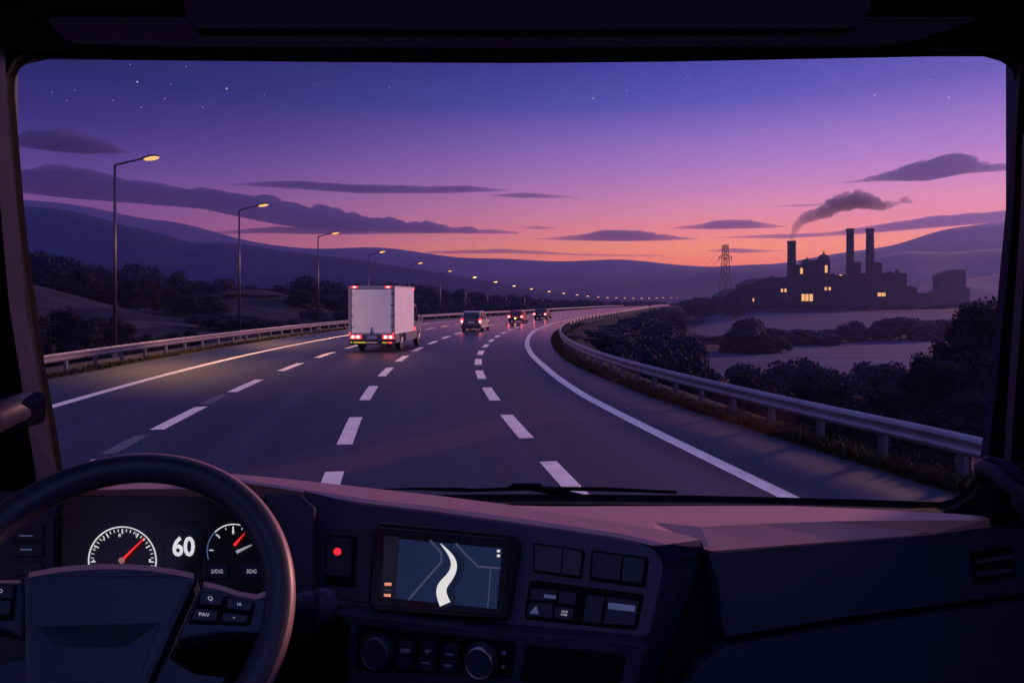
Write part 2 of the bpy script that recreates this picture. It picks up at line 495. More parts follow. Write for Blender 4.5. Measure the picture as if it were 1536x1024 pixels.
# ------------------------------------------------------------------ clouds, stars
def cloud(tops, bots, label, m, Y=15000., bump=2.0, seed=0):
    r = np.random.default_rng(seed)
    u0, u1 = tops[0][0], tops[-1][0]
    n = max(36, int((u1 - u0) / 3.2)); us = np.linspace(u0, u1, n)
    t = np.interp(us, [a for a, _ in tops], [b for _, b in tops]); b = np.interp(us, [a for a, _ in bots], [c for _, c in bots])
    lump = np.zeros(n); th = np.maximum(b - t, 0)
    for k in range(int((u1 - u0) / 9)):
        c = r.uniform(u0, u1); w = r.uniform(5, 13); a = r.uniform(.08, .34)
        lump = np.maximum(lump, a * np.sqrt(np.clip(1 - ((us - c) / w) ** 2, 0, 1)))
    t = t - bump * lump * np.minimum(th, 16) * .8
    seg = 14; v, f = [], []
    for i, u in enumerate(us):
        c = P(u, (t[i] + b[i]) / 2, Y); hz = max(.5, (b[i] - t[i]) / 2 * Y / F); dp = min(hz * 3.2, 900)
        for s in range(seg):
            a = 2 * math.pi * s / seg
            v.append((c.x, c.y + dp * math.sin(a), c.z + hz * math.cos(a)))
    for i in range(n - 1):
        for s in range(seg):
            f.append((i * seg + s, i * seg + (s + 1) % seg, (i + 1) * seg + (s + 1) % seg, (i + 1) * seg + s))
    f += [tuple(range(seg)), tuple((n - 1) * seg + s for s in range(seg))]
    o = MB().add(v, f).build('cloud', M[m])
    return tag(o, label, 'cloud')


cloud([(20, 210), (50, 208), (75, 202), (100, 200), (130, 206), (160, 216), (195, 228)], [(20, 219), (60, 224), (100, 228), (195, 230)], 'small dark cloud high at the left above the tallest lamp arm', 'cloudL', seed=1)
cloud([(20, 262), (70, 262), (100, 254), (135, 259), (180, 272), (230, 281), (300, 288), (330, 291), (370, 300), (395, 298), (420, 303), (470, 312), (505, 319), (530, 326), (600, 333), (680, 341), (778, 349)],
      [(20, 288), (100, 297), (180, 303), (300, 313), (350, 324), (420, 338), (520, 346), (640, 350), (778, 351)], 'longest dark violet cloud bank trailing down behind the first two lamps', 'cloudL', seed=2)
cloud([(335, 276), (400, 273), (450, 272), (520, 277), (640, 280), (700, 279), (762, 285)], [(335, 277), (440, 283), (540, 290), (650, 290), (762, 287)], 'long thin flat violet cloud in mid sky above the box truck', 'cloudL', seed=3, bump=.4)
cloud([(728, 293), (770, 290), (800, 290), (872, 296)], [(728, 294), (780, 297), (820, 297), (872, 297)], 'little thin cloud sliver just right of the long flat cloud', 'cloudL', seed=4, bump=.3)
cloud([(800, 358), (865, 353), (900, 347), (940, 345), (980, 350), (1010, 354), (1050, 358)], [(800, 359), (860, 361), (940, 362), (1000, 361), (1050, 359)], 'lens shaped mauve cloud in the pink band above the road end', 'cloudR', seed=5, bump=.5)
cloud([(1003, 342), (1050, 336), (1085, 330), (1120, 331), (1180, 340)], [(1003, 343), (1060, 344), (1120, 343), (1180, 341)], 'mauve cloud above and left of the smoking chimney', 'cloudR', seed=6, bump=.5)
cloud([(1263, 274), (1320, 264), (1370, 251), (1400, 243), (1415, 239), (1440, 242), (1475, 248), (1540, 252)], [(1263, 275), (1330, 271), (1400, 270), (1450, 260), (1540, 254)], 'domed blue violet cloud at the upper right', 'cloudL', seed=7)
cloud([(1070, 356), (1150, 352), (1240, 349), (1310, 339), (1400, 325), (1507, 317), (1600, 312)], [(1070, 357), (1180, 358), (1280, 352), (1400, 342), (1507, 333), (1600, 330)], 'wide rose cloud bank rising to the right behind the smoke', 'cloudR', seed=8, bump=.5)
cloud([(1153, 310), (1190, 307), (1240, 305)], [(1153, 311), (1200, 310), (1240, 308)], 'faint thin cloud strip left of the smoke plume', 'cloudR', seed=9, bump=.2)
cloud([(778, 341), (805, 339), (834, 341)], [(778, 342), (805, 344), (834, 342.5)], 'tiny cloud fleck above the lens shaped cloud', 'cloudR', seed=10, bump=.2)
cloud([(300, 350), (400, 341), (480, 338), (560, 345), (640, 349)], [(300, 352), (400, 350), (500, 352), (640, 351)], 'pale violet cloud lying under the long dark cloud bank', 'cloudL', seed=11, bump=.4)
cloud([(640, 377), (760, 373), (860, 380), (1000, 383)], [(640, 381), (760, 380), (880, 384), (1000, 385)], 'low rosy streak of cloud just above the far ridge', 'cloudR', seed=12, bump=.2)
cloud([(1055, 376), (1100, 372), (1175, 376)], [(1055, 377), (1110, 380), (1175, 377)], 'low rosy cloud streak between the pylon and the first chimney', 'cloudR', seed=13, bump=.2)


def star(u, v, px, label, m, group):
    bm = bmesh.new(); Y = 26000.
    bmesh.ops.create_icosphere(bm, subdivisions=1, radius=px / 2 * Y / F)
    me = bpy.data.meshes.new('star'); bm.to_mesh(me); bm.free()
    o = link('star', me, m); o.location = P(u, v, Y); return tag(o, label, 'star', group)


for u, v in ((279, 100), (256, 126), (78, 139), (112, 135), (100, 151), (170, 151), (247, 148), (212, 161), (304, 161), (397, 142), (195, 97), (61, 204), (472, 127), (584, 131), (1032, 115), (940, 136), (1395, 120)):
    star(u, v, 1.4, 'faint small star in the blue upper sky', M['star'], 'faint stars')
star(206, 123, 2.5, 'brighter star above the tallest street lamp', M['starbig'], None)
star(340, 133, 2.5, 'brighter star right of the left star cluster, above the second lamp', M['starbig'], None)
star(890, 148, 2.5, 'lone bright star near the middle of the sky', M['starbig'], None)
star(1312, 143, 2.6, 'left star of the pair at the upper right', M['starbig'], None)
star(1423, 146, 2.6, 'right star of the pair at the upper right corner', M['starbig'], None)


# ------------------------------------------------------------------ guardrails
def guardrail(offf, y0, y1, spacing, side, label, hgt=.72):
    root = empty('guardrail', rp(y0, offf(y0)), 0, label, 'guardrail')
    base = root.location
    # W profile (toward road = +a), z
    prof = [(.00, .0), (.05, .03), (.075, .075), (.05, .12), (.0, .145), (.0, .165), (.05, .19), (.075, .235), (.05, .28), (.0, .31), (-.015, .31), (-.015, .0)]
    v, f = [], []; ysl = np.concatenate([np.arange(y0, min(y1, 140), 1.0), np.arange(140, y1, 5.)]) if y1 > 140 else np.arange(y0, y1, 1.)
    n = len(prof)
    for y in ysl:
        t, nn = RT(y); c = rp(y, offf(y), hgt - .31)
        for a, z in prof: v.append(c - nn * a * side + Vector((0, 0, z)) - base)
    for j in range(len(ysl) - 1):
        for i in range(n): f.append((j * n + i, j * n + (i + 1) % n, (j + 1) * n + (i + 1) % n, (j + 1) * n + i))
    mb = MB().add(v, f); mb.build('rail_beam', M['steel'], root)
    proto = MB().box((-.05, -.075, -.5), (.05, .075, hgt - .06)).box((-.03, -.05, hgt - .24), (.07, .05, hgt - .10)).build('post', M['post'], root, bevel=.008)
    y = y0 + .4; k = 0
    while y < min(y1, 120) and k < 96:
        o = proto if k == 0 else proto.copy()
        if k: C.objects.link(o)
        t, nn = RT(y); o.location = rp(y, offf(y)) + nn * .10 * side - base
        o.rotation_euler = (0, 0, math.atan2(t.y, t.x) - math.pi / 2 + (math.pi if side > 0 else 0))
        y += spacing * (1 if y < 60 else 2.2); k += 1
    return root


guardrail(RR, 3.0, 260, 1.5, 1, 'steel guardrail curving along the right edge of the motorway')
guardrail(lambda y: LR, 12, 330, 1.8, -1, 'steel guardrail along the left edge below the street lamps')


# ------------------------------------------------------------------ grass tufts on the verge
def tufts(name, offf, y0, y1, n, hmax, label, seed):
    r = np.random.default_rng(seed); mb = MB()
    for k in range(n):
        y = y0 + (y1 - y0) * r.random() ** 1.6; o = offf(y) + abs(r.normal()) * .34 * (1 if offf(20) > 0 else -1)
        c = rp(y, o, -.02)
        for b in range(5):
            a = r.uniform(0, 6.28); h = hmax * r.uniform(.35, 1); w = .022; le = r.uniform(.05, .16)
            d = Vector((math.cos(a), math.sin(a), 0)); e = Vector((-d.y, d.x, 0)) * w
            q = c + d * r.uniform(0, .12)
            mb.add([q - e, q + e, q + d * le * .5 + e * .6 + Vector((0, 0, h * .6)), q + d * le + Vector((0, 0, h))], [(0, 1, 2, 3)])
    o = mb.build(name, M['straw']); return tag(o, label, 'grass', kind='stuff')


tufts('grass', lambda y: max(RE(y) + .12, RR(y) - .5), 4.5, 75, 6500, .19, 'dry ochre grass growing under the right guardrail', 1)
tufts('grass', lambda y: LE - .35, 20, 80, 2600, .15, 'short dry grass along the foot of the left guardrail', 2)


# ------------------------------------------------------------------ trees
def crown_mesh(name, seed, nl, nleaf, leaf, m, spread=.42, flat=.7, zc=1.):
    r = np.random.default_rng(seed)
    lobes = [(np.array([0, 0, .46]), np.array([.35, .35, .42]))]
    for k in range(nl):
        a = r.uniform(0, 6.28); q = r.uniform(.55, 1.0) * spread; z = r.uniform(.10, .80)
        q *= (1 - .55 * max(0, z - .5) / .32) if z > .5 else 1
        s = r.uniform(.11, .2)
        lobes.append((np.array([q * math.cos(a), q * math.sin(a), z]), np.array([s * 1.15, s * 1.15, s * flat * 1.2])))
    w = np.array([l[1].prod() ** .67 for l in lobes]); w /= w.sum()
    verts, faces = [], []
    for k in range(nleaf):
        c, s = lobes[r.choice(len(lobes), p=w)]
        d = r.normal(size=3); d /= np.linalg.norm(d)
        rad = 1. if r.random() < .72 else r.random() ** .4
        p = c + d * s * rad * r.uniform(.9, 1.06)
        if p[2] < .04: continue
        nrm = d + r.normal(size=3) * .55; nrm /= np.linalg.norm(nrm)
        e = np.cross(nrm, r.normal(size=3)); e /= np.linalg.norm(e); g = np.cross(nrm, e)
        e = e * np.array([1, 1, zc]); g = g * np.array([1, 1, zc])
        L = leaf * r.uniform(.6, 1.3); W = L * r.uniform(.5, .85); n = len(verts)
        verts += [p - e * L, p - e * L * .3 - g * W * .8, p + e * L * .5 - g * W * .7, p + e * L, p + e * L * .4 + g * W * .8, p - e * L * .4 + g * W * .7]
        faces.append(tuple(range(n, n + 6)))
    for c, s in lobes:                       # inner twigs and old leaves close the heart of each clump
        n = len(verts); seg = 7
        for iz in range(1, 4):
            for ia in range(seg):
                t = math.pi * iz / 4; a = 2 * math.pi * ia / seg
                j = r.uniform(.55, .82)
                verts.append(c + s * j * np.array([math.sin(t) * math.cos(a), math.sin(t) * math.sin(a), math.cos(t)]))
        for iz in range(2):
            for ia in range(seg):
                faces.append((n + iz * seg + ia, n + iz * seg + (ia + 1) % seg, n + (iz + 1) * seg + (ia + 1) % seg, n + (iz + 1) * seg + ia))
        faces += [tuple(n + i for i in range(seg)), tuple(n + 2 * seg + i for i in range(seg))]
    me = bpy.data.meshes.new(name); me.from_pydata([tuple(v) for v in verts], [], faces); me.update(); me.materials.append(m)
    return me


def trunk_mesh(seed):
    r = random.Random(seed); mb = MB()
    mb.bar((0, 0, -.12), (.01, 0, .22), .035, 8, .026)
    for k in range(6):
        a = k * 1.05 + r.random(); h = r.uniform(.16, .3)
        mb.bar((.01, 0, h - .03), (.26 * math.cos(a), .26 * math.sin(a), h + r.uniform(.2, .38)), .017, 6, .006)
    mb.bar((.01, 0, .2), (0, .02, .75), .026, 7, .008)
    me = bpy.data.meshes.new('trunk'); me.from_pydata(mb.v, [], mb.f); me.update(); me.materials.append(M['bark'])
    return me


PROT = {}
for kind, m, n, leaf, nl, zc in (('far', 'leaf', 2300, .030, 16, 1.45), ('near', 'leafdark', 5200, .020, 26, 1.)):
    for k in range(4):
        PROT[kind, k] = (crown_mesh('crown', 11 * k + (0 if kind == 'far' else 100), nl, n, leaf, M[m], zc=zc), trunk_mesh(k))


def tree(u, vtop, D, wpx, label, group, kind='far', name='tree', sink=0., base=None):
    x = (u - CU) / F * D
    z0 = (ground_z(x, D) if base is None else base) - sink
    h = (P(u, vtop, D).z - z0) / .93
    sx = wpx / F * D / 1.0
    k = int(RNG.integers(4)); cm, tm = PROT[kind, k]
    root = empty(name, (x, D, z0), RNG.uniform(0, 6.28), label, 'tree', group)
    root.scale = (sx, sx, h)
    o = bpy.data.objects.new('crown', cm); C.objects.link(o); o.parent = root
    k = min(1., max(.42, 1.2 * sx / h)) if h > 1.2 * sx else 1.
    o.scale = (1, 1, k); o.location = (0, 0, .93 * (1 - k))
    o = bpy.data.objects.new('trunk', tm); C.objects.link(o); o.parent = root
    return root


# left: belts behind the knoll (survey of the skyline, distances grow along the road)
for u, v, D, w in ((20, 378, 190, 80), (62, 374, 195, 66), (100, 380, 200, 60), (150, 398, 205, 54), (195, 391, 210, 62), (232, 402, 215, 54), (265, 408, 220, 50), (300, 418, 225, 52), (-40, 370, 185, 90)):
    tree(u, v, D, w, 'rounded tree in the high back belt above the brown knoll', 'back belt trees above the knoll')
for u, v, D, w in ((25, 398, 160, 70), (72, 396, 162, 64), (165, 412, 168, 56), (205, 413, 170, 46), (250, 424, 176, 48), (282, 441, 176, 50), (318, 450, 172, 54)):
    tree(u, v, D, w, 'darker tree in the front belt along the top of the brown knoll', 'front belt trees on the knoll', 'near')
tree(128, 395, 160, 56, 'darkest broad tree standing up in front of the belt, left of the first lamp pole', None, 'near')
tree(222, 419, 166, 34, 'narrow dark tree just right of the first lamp pole on the knoll', None, 'near')
tree(333, 415, 230, 50, 'round tree left of the second lamp pole rising above the belt', None)
for u, v, D, w in ((370, 427, 235, 50), (400, 431, 240, 50), (345, 440, 200, 60), (390, 446, 205, 60), (432, 436, 250, 50), (305, 440, 190, 60), (440, 452, 215, 46)):
    tree(u, v, D, w, 'rounded tree in the belt between the second and third lamps', 'belt trees between second and third lamp')
tree(457, 411, 250, 52, 'tallest tree of the belt behind the third lamp pole', None)
tree(421, 427, 225, 30, 'small dark tree left of the tallest belt tree', None, 'near')
tree(458, 434, 205, 60, 'broad dark tree in front of the tallest belt tree', None, 'near')
for u, v, D, w in ((488, 419, 260, 46), (512, 426, 262, 46), (500, 440, 225, 60), (540, 424, 270, 48), (580, 422, 280, 60), (618, 424, 290, 54), (640, 428, 300, 50), (560, 436, 250, 60), (610, 440, 255, 60), (660, 430, 310, 50), (690, 432, 320, 46), (655, 442, 280, 60), (715, 436, 340, 46)):
    tree(u, v, D, w, 'rounded tree in the dark belt behind the box truck and the cars', 'belt trees behind the truck and cars')
for u, v, D, w in ((740, 441, 380, 50), (765, 442, 400, 46), (790, 444, 420, 46), (815, 446, 450, 46), (842, 448, 480, 46), (870, 449, 520, 46), (900, 449.5, 560, 46), (930, 450, 620, 46), (958, 450.5, 680, 44), (985, 451, 740, 40), (735, 450, 330, 50), (775, 452, 350, 50), (820, 454, 400, 46)):
    tree(u, v, D, w, 'small far tree in the low belt under the distant street lamps', 'far belt trees under the lamps')
# left: scrub between guardrail and knoll
for u, v, D, w in ((60, 470, 62, 90), (100, 456, 72, 70), (135, 474, 64, 66), (165, 474, 72, 50), (185, 480, 66, 40), (40, 480, 56, 90), (215, 500, 66, 50), (255, 496, 74, 50), (285, 491, 80, 40), (120, 492, 55, 90), (180, 504, 55, 70), (20, 450, 70, 80)):
    tree(u, v, D, w, 'dark scrub tree between the left guardrail and the brown knoll', 'scrub behind the left guardrail', 'near')
for u, v, D, w in ((330, 470, 130, 60), (372, 474, 132, 60), (410, 478, 135, 50), (450, 476, 140, 50), (490, 474, 150, 56), (300, 470, 140, 50), (560, 468, 170, 60), (520, 464, 180, 56), (600, 462, 180, 60), (645, 462, 200, 50), (690, 460, 210, 50), (470, 462, 165, 46)):
    tree(u, v, D, w, 'low bushy tree just behind the left guardrail past the second lamp', 'low trees behind the left guardrail')

# right: nearest trees beyond the guardrail, bases on the embankment foot
for u, v, D, w in ((1085, 566, 42, 90), (1150, 572, 42, 90), (1290, 590, 40, 90), (1300, 605, 36, 120), (1185, 590, 38, 110), (1060, 575, 48, 90), (985, 545, 60, 80), (940, 532, 64, 76), (900, 520, 70, 70), (1390, 600, 36, 140), (1250, 600, 38, 110)):
    tree(u, v, D, w, 'dark leafy tree top close behind the right guardrail', 'nearest trees behind the right guardrail', 'near')
tree(1024, 545, 52, 66, 'dark knobbly tree top behind the right guardrail, leftmost of the near pair', None, 'near')
tree(1119, 551, 50, 60, 'dark tree top behind the right guardrail, in front of the pale field middle', None, 'near')
tree(1208, 566, 46, 60, 'dark pointed tree top right of the field-front pair', None, 'near')
tree(1243, 560, 46, 70, 'broad dark tree top behind the rail, below the pale field', None, 'near')
tree(1318, 577, 42, 46, 'small dark tree top left of the big right-hand tree', None, 'near')
tree(1346, 578, 42, 46, 'small dark tree top under the lowest branches of the big right-hand tree', None, 'near')
for u, v, D, w in ((1115, 541, 95, 80), (1205, 533, 90, 100), (1165, 545, 88, 80), (1245, 548, 86, 70), (1308, 540, 86, 80), (1340, 538, 84, 70), (1270, 556, 80, 80), (1060, 556, 90, 70), (1375, 548, 80, 80)):
    tree(u, v, D, w, 'hazier tree in the second row at the near edge of the pale field', 'second row trees right of the guardrail')
for u, v, D, w in ((880, 506, 50, 60), (905, 500, 56, 66), (945, 505, 62, 66), (982, 499, 74, 66), (1010, 520, 66, 70), (965, 518, 58, 70), (925, 516, 52, 66), (1000, 530, 58, 70), (860, 503, 48, 46), (1040, 510, 80, 70), (930, 494, 66, 50), (1020, 502, 90, 60)):
    tree(u, v, D, w, 'dim tree in the hollow behind the far bend of the right guardrail', 'trees in the hollow behind the bend')
for y in (84, 92, 100, 110, 121, 134, 150, 168, 190, 215, 245, 280, 320):
    x = RX(y) + RR(y) + 6.5 + 1.5 * math.sin(y)
    tree(CU + x / y * F, HV + (H - gz(y) + 1.4 + .6 * math.sin(y * 2.3)) / y * F, y, 8.5 / y * F, 'low bushy tree on the bank under the far stretch of the right guardrail', 'bushes on the far bank')
for y in np.concatenate([np.arange(62, 120, 5.), np.arange(122, 200, 8.), np.arange(205, 330, 14.)]):
    x = RX(y) + RR(y) + 2.9 + .9 * math.sin(y * 1.7)
    tree(CU + x / y * F, HV + (H - gz(y) + .35 + .35 * math.sin(y * 2.9)) / y * F, y, (4.6 + y * .02) / y * F, 'low scrub bush just behind the far stretch of the right guardrail', 'scrub behind the far guardrail', sink=.6)
# big tree at the right edge
big = tree(1484, 437, 44, 128, 'big dark tree standing tallest at the right edge beyond the guardrail', None, 'near', sink=.5)
tree(1440, 466, 46, 46, 'dark leafy bough tree on the left flank of the big right-hand tree', None, 'near')
tree(1428, 496, 44, 70, 'dark tree under the left flank of the big right-hand tree', None, 'near')
tree(1390, 524, 42, 70, 'dark tree with a ragged left side, third step down from the big tree', None, 'near')
tree(1370, 556, 40, 60, 'lowest dark tree at the left foot of the big right-hand tree', None, 'near')
tree(1455, 520, 38, 150, 'very dark wide tree filling the space below the big right-hand tree', None, 'near')
# row across the middle of the valley
tree(1124, 474, 196, 76, 'domed tree standing tallest in the row beyond the pale field', None)
for u, v, D, w in ((1160, 490, 205, 56), (1190, 494, 225, 50), (1220, 493, 232, 56), (1250, 492, 238, 50), (1310, 489, 240, 50), (1350, 474, 246, 74), (1385, 481, 252, 54), (1420, 477, 258, 56), (1455, 476, 262, 60), (1330, 482, 246, 54), (1490, 474, 266, 60), (1520, 470, 270, 60), (1385, 490, 240, 50), (1235, 500, 220, 60)):
    tree(u, v, D, w, 'rounded tree in the row between the two pale fields', 'tree row between the fields')
tree(1277, 482, 236, 46, 'pointed tree right of the domed one, mid row between the fields', None)
for u, v, D, w in ((1092, 508, 186, 34), (1118, 500, 188, 34), (1148, 500, 188, 34), (1172, 508, 190, 30), (1132, 510, 186, 60)):
    tree(u, v, D, w, 'low dark bush in front of the domed tree', 'dark bushes before the domed tree', 'near')
for u, v, D, w in ((1030, 501, 250, 60), (1062, 505, 240, 50), (1005, 503, 255, 50), (1085, 503, 230, 50), (975, 500, 262, 50)):
    tree(u, v, D, w, 'hazy low tree left of the domed tree', 'hazy trees left of the domed tree')
# knoll of trees at the road end, hedges before the power station
for u, v, D, w in ((1030, 449, 471, 34), (1046, 444, 477, 44), (1062, 447, 474, 40), (1078, 453, 471, 34), (1016, 455, 468, 30)):
    tree(u, v, D, w, 'dark tree of the clump where the road disappears', 'tree clump at the end of the road')
tree(1098, 440, 405, 36, 'broad tree at the foot of the electricity pylon', None)
for u, v, D, w in ((1110, 453, 434, 40), (1140, 455, 446, 44), (1175, 453, 446, 50), (1210, 454, 446, 46), (1245, 455, 446, 50), (1285, 456, 446, 50), (1325, 454, 452, 50), (1365, 453, 458, 50), (1405, 454, 465, 46), (1440, 452, 471, 50), (1475, 450, 471, 50)):
    tree(u, v, D, w, 'low hedge tree along the front of the power station', 'hedge trees before the power station')


# ------------------------------------------------------------------ power station, tower, pylon
def station():
    D0 = 480.
    root = empty('power_station', (P(1230, 447, D0).x, D0, -7.5), 0, 'dark brick power station with three tall chimneys and lit windows across the valley', 'power station')
    off = root.location

    def blk(name, u0, u1, v0, y0, y1, m='brick', roof=None, parent=root, z0=-7.5):
        Dk = D0 + y0 * .6
        a, b = P(u0, v0, Dk), P(u1, v0, Dk)
        mb = MB()
        if roof:
            prof = [(a.x - off.x, z0 - off.z)] + [(P(u, v, Dk).x - off.x, P(u, v, Dk).z - off.z) for u, v in roof] + [(b.x - off.x, z0 - off.z)]
            mb.prism(prof, y0 * .6, y1 * .6, 'y')
        else:
            mb.box((a.x - off.x, y0 * .6, z0 - off.z), (b.x - off.x, y1 * .6, a.z - off.z))
        return mb.build(name, M[m], parent, bevel=.25)
    blk('left_wing', 1083, 1129, 432, 4, 46, roof=[(1083, 444), (1106, 432.5), (1129, 431.5)])
    blk('turbine_hall', 1128, 1235, 416, 0, 60, roof=[(1128, 426), (1145, 417), (1182, 415), (1235, 415)])
    blk('boiler_house', 1234, 1299, 412, -6, 58, roof=[(1234, 413), (1299, 414)])
    blk('boiler_house', 1298.5, 1360.5, 409.5, -3, 62)
    blk('annex', 1360, 1376.5, 430.5, 4, 44)
    blk('dome_tower', 1197, 1224, 397, 6, 30); blk('dome_tower', 1226, 1245.5, 389, 4, 26)
    for u0, u1, vt, yc in ((1181, 1194, 361.5, 14), (1269.5, 1281, 343, 22), (1299, 1311, 343, 22)):
        a, b = P(u0, vt, D0 + yc * .6), P(u1, vt, D0 + yc * .6)
        cx = (a.x + b.x) / 2 - off.x; r = (b.x - a.x) / 2; yc *= .6
        mb = MB(); zt = a.z - off.z
        mb.bar((cx, yc, 0), (cx, yc, zt - 2), r * 1.05, 20, r * .92)
        mb.bar((cx, yc, zt - 2), (cx, yc, zt), r * 1.02, 20, r * 1.02)
        mb.build('chimney', M['brick'], root)
    blk('stack_house', 1281, 1292, 393, 16, 34); blk('stack_house', 1311, 1323, 393.5, 16, 34)
    for uc, vb, rp_, yc, fin in ((1211, 396.5, 9.5, 17, 0), (1235.7, 389, 9.2, 14, 4)):
        c = P(uc, vb, D0 + yc * .6); r = rp_ * D0 / F; yc *= .6
        v, f = [], []; seg = 16
        for i in range(7):
            a = math.pi / 2 * i / 6
            for s in range(seg):
                t = 2 * math.pi * s / seg
                v.append((c.x - off.x + r * math.cos(a) * math.cos(t), yc + r * math.cos(a) * math.sin(t), c.z - off.z + r * .9 * math.sin(a)))
        for i in range(6):
            for s in range(seg): f.append((i * seg + s, i * seg + (s + 1) % seg, (i + 1) * seg + (s + 1) % seg, (i + 1) * seg + s))
        mb = MB().add(v, f)
        top = c.z - off.z + r * .9
        mb.bar((c.x - off.x, yc, top - .3), (c.x - off.x, yc, top + (2.2 if fin else 1)), .7, 6, .3)
        mb.build('dome', M['roofm'], root, smooth=True)
    for u0, u1, v0, v1, y in ((1200, 1204, 402, 411, 6), (1237, 1241, 398, 409, 4), (1258.5, 1263, 411.6, 413.2, -6), (1171, 1174.3, 433, 438, 0), (1176.3, 1179.6, 433, 438, 0),
                              (1236.6, 1240, 430.5, 435.3, -6), (1242.5, 1246, 430.5, 435.3, -6), (1202, 1206.8, 441, 451.5, 0), (1207.8, 1212.6, 441, 451.5, 0), (1213.8, 1219, 441, 451.5, 0),
                              (1316, 1321.8, 439, 444.3, -3), (1322.5, 1328, 439, 444.3, -3), (1128.6, 1131, 447.3, 452, 0)):
        y *= .6
        a, b = P(u0, v0, D0 + y), P(u1, v1, D0 + y)
        w = MB().box((a.x - off.x, y - .25, b.z - off.z), (b.x - off.x, y + .1, a.z - off.z)).build('window', M['window'], root)
        fr = MB(); x0, x1, z0, z1 = a.x - off.x, b.x - off.x, b.z - off.z, a.z - off.z
        fr.box((x0 - .3, y - .4, z0 - .3), (x0, y + .1, z1 + .3)).box((x1, y - .4, z0 - .3), (x1 + .3, y + .1, z1 + .3))
        fr.box((x0, y - .4, z1), (x1, y + .1, z1 + .3)).box((x0, y - .4, z0 - .3), (x1, y + .1, z0))
        fr.build('frame', M['roofm'], w)
    for u0, u1, v0, v1, dy in ((1156, 1162, 414.4, 417.5, 10), (1249, 1253, 410.5, 413.5, 4), (1330, 1340, 407.6, 410, 8), (1346, 1348.5, 404.5, 410, 10), (1364, 1369, 428.8, 431, 6)):
        Dk = D0 + dy; a, b = P(u0, v0, Dk), P(u1, v1, Dk)
        MB().box((a.x - off.x, dy, b.z - off.z), (b.x - off.x, dy + 3, a.z - off.z)).build('roof_vent', M['brick'], root, bevel=.1)
    for u0, u1, vv in ((1129, 1181, 427), (1299, 1360, 425), (1235, 1298, 437)):
        a, b = P(u0, vv, D0 - 4.5), P(u1, vv, D0 - 4.5)
        MB().tube([(a.x - off.x, -4.5, a.z - off.z), (b.x - off.x, -4.5, b.z - off.z)], .28, 8).build('pipe', M['roofm'], root)
    # pipes, parapets and roof lines that catch the light
    mb = MB(); a, b = P(1234, 418, D0), P(1299, 420, D0)
    mb.box((a.x - off.x, -6.8, a.z - off.z), (b.x - off.x, -6.02, a.z - off.z + .8))
    mb.build('cornice', M['roofm'], root)


station()


def block_tower():
    D = 620.
    root = empty('tower_block', (P(1428, 447, D).x, D, -8), 0, 'hazy square industrial tower with a sloping roof standing alone at the right', 'building')
    o = root.location; q = lambda u, v: (P(u, v, D).x - o.x, P(u, v, D).z - o.z)
    MB().prism([(q(1408, 500)[0], 0), q(1408, 414), q(1427, 406.5), q(1449, 405.5), (q(1449, 500)[0], 0)], 0, 9, 'y').build('wall', M['brick'], root)
    MB().prism([q(1407, 414.6), q(1426.5, 406.2), q(1450.5, 405), q(1450.5, 403.8), q(1426.5, 404.9), q(1407, 413)], -.6, 9.6, 'y').build('roof', M['roofm'], root)
    MB().box((q(1449.2, 450)[0], 2, 0), (q(1457, 450)[0], 8, q(1450, 431)[1])).build('annex', M['brick'], root)
    MB().box((q(1400, 450)[0], 2, 0), (q(1407.8, 450)[0], 8, q(1400, 436)[1])).build('annex', M['brick'], root)
    MB().bar((q(1444, 404)[0], 10, q(1444, 405)[1]), (q(1444, 404)[0], 10, q(1444, 402.2)[1]), .35).build('mast', M['pylon'], root)
    root2 = empty('shed', (P(1386, 447, 560).x, 560, -8), 0, 'low stepped shed between the power station and the square tower', 'building')
    o2 = root2.location
    for nm, u0, u1, v in (('wall', 1377.5, 1384, 440), ('annex', 1384, 1394, 439), ('lean_to', 1394, 1401, 445)):
        a, b = P(u0, v, 560), P(u1, v, 560)
        MB().box((a.x - o2.x, 0, 0), (b.x - o2.x, 7, a.z - o2.z)).build(nm, M['brick'], root2, bevel=.3)


block_tower()


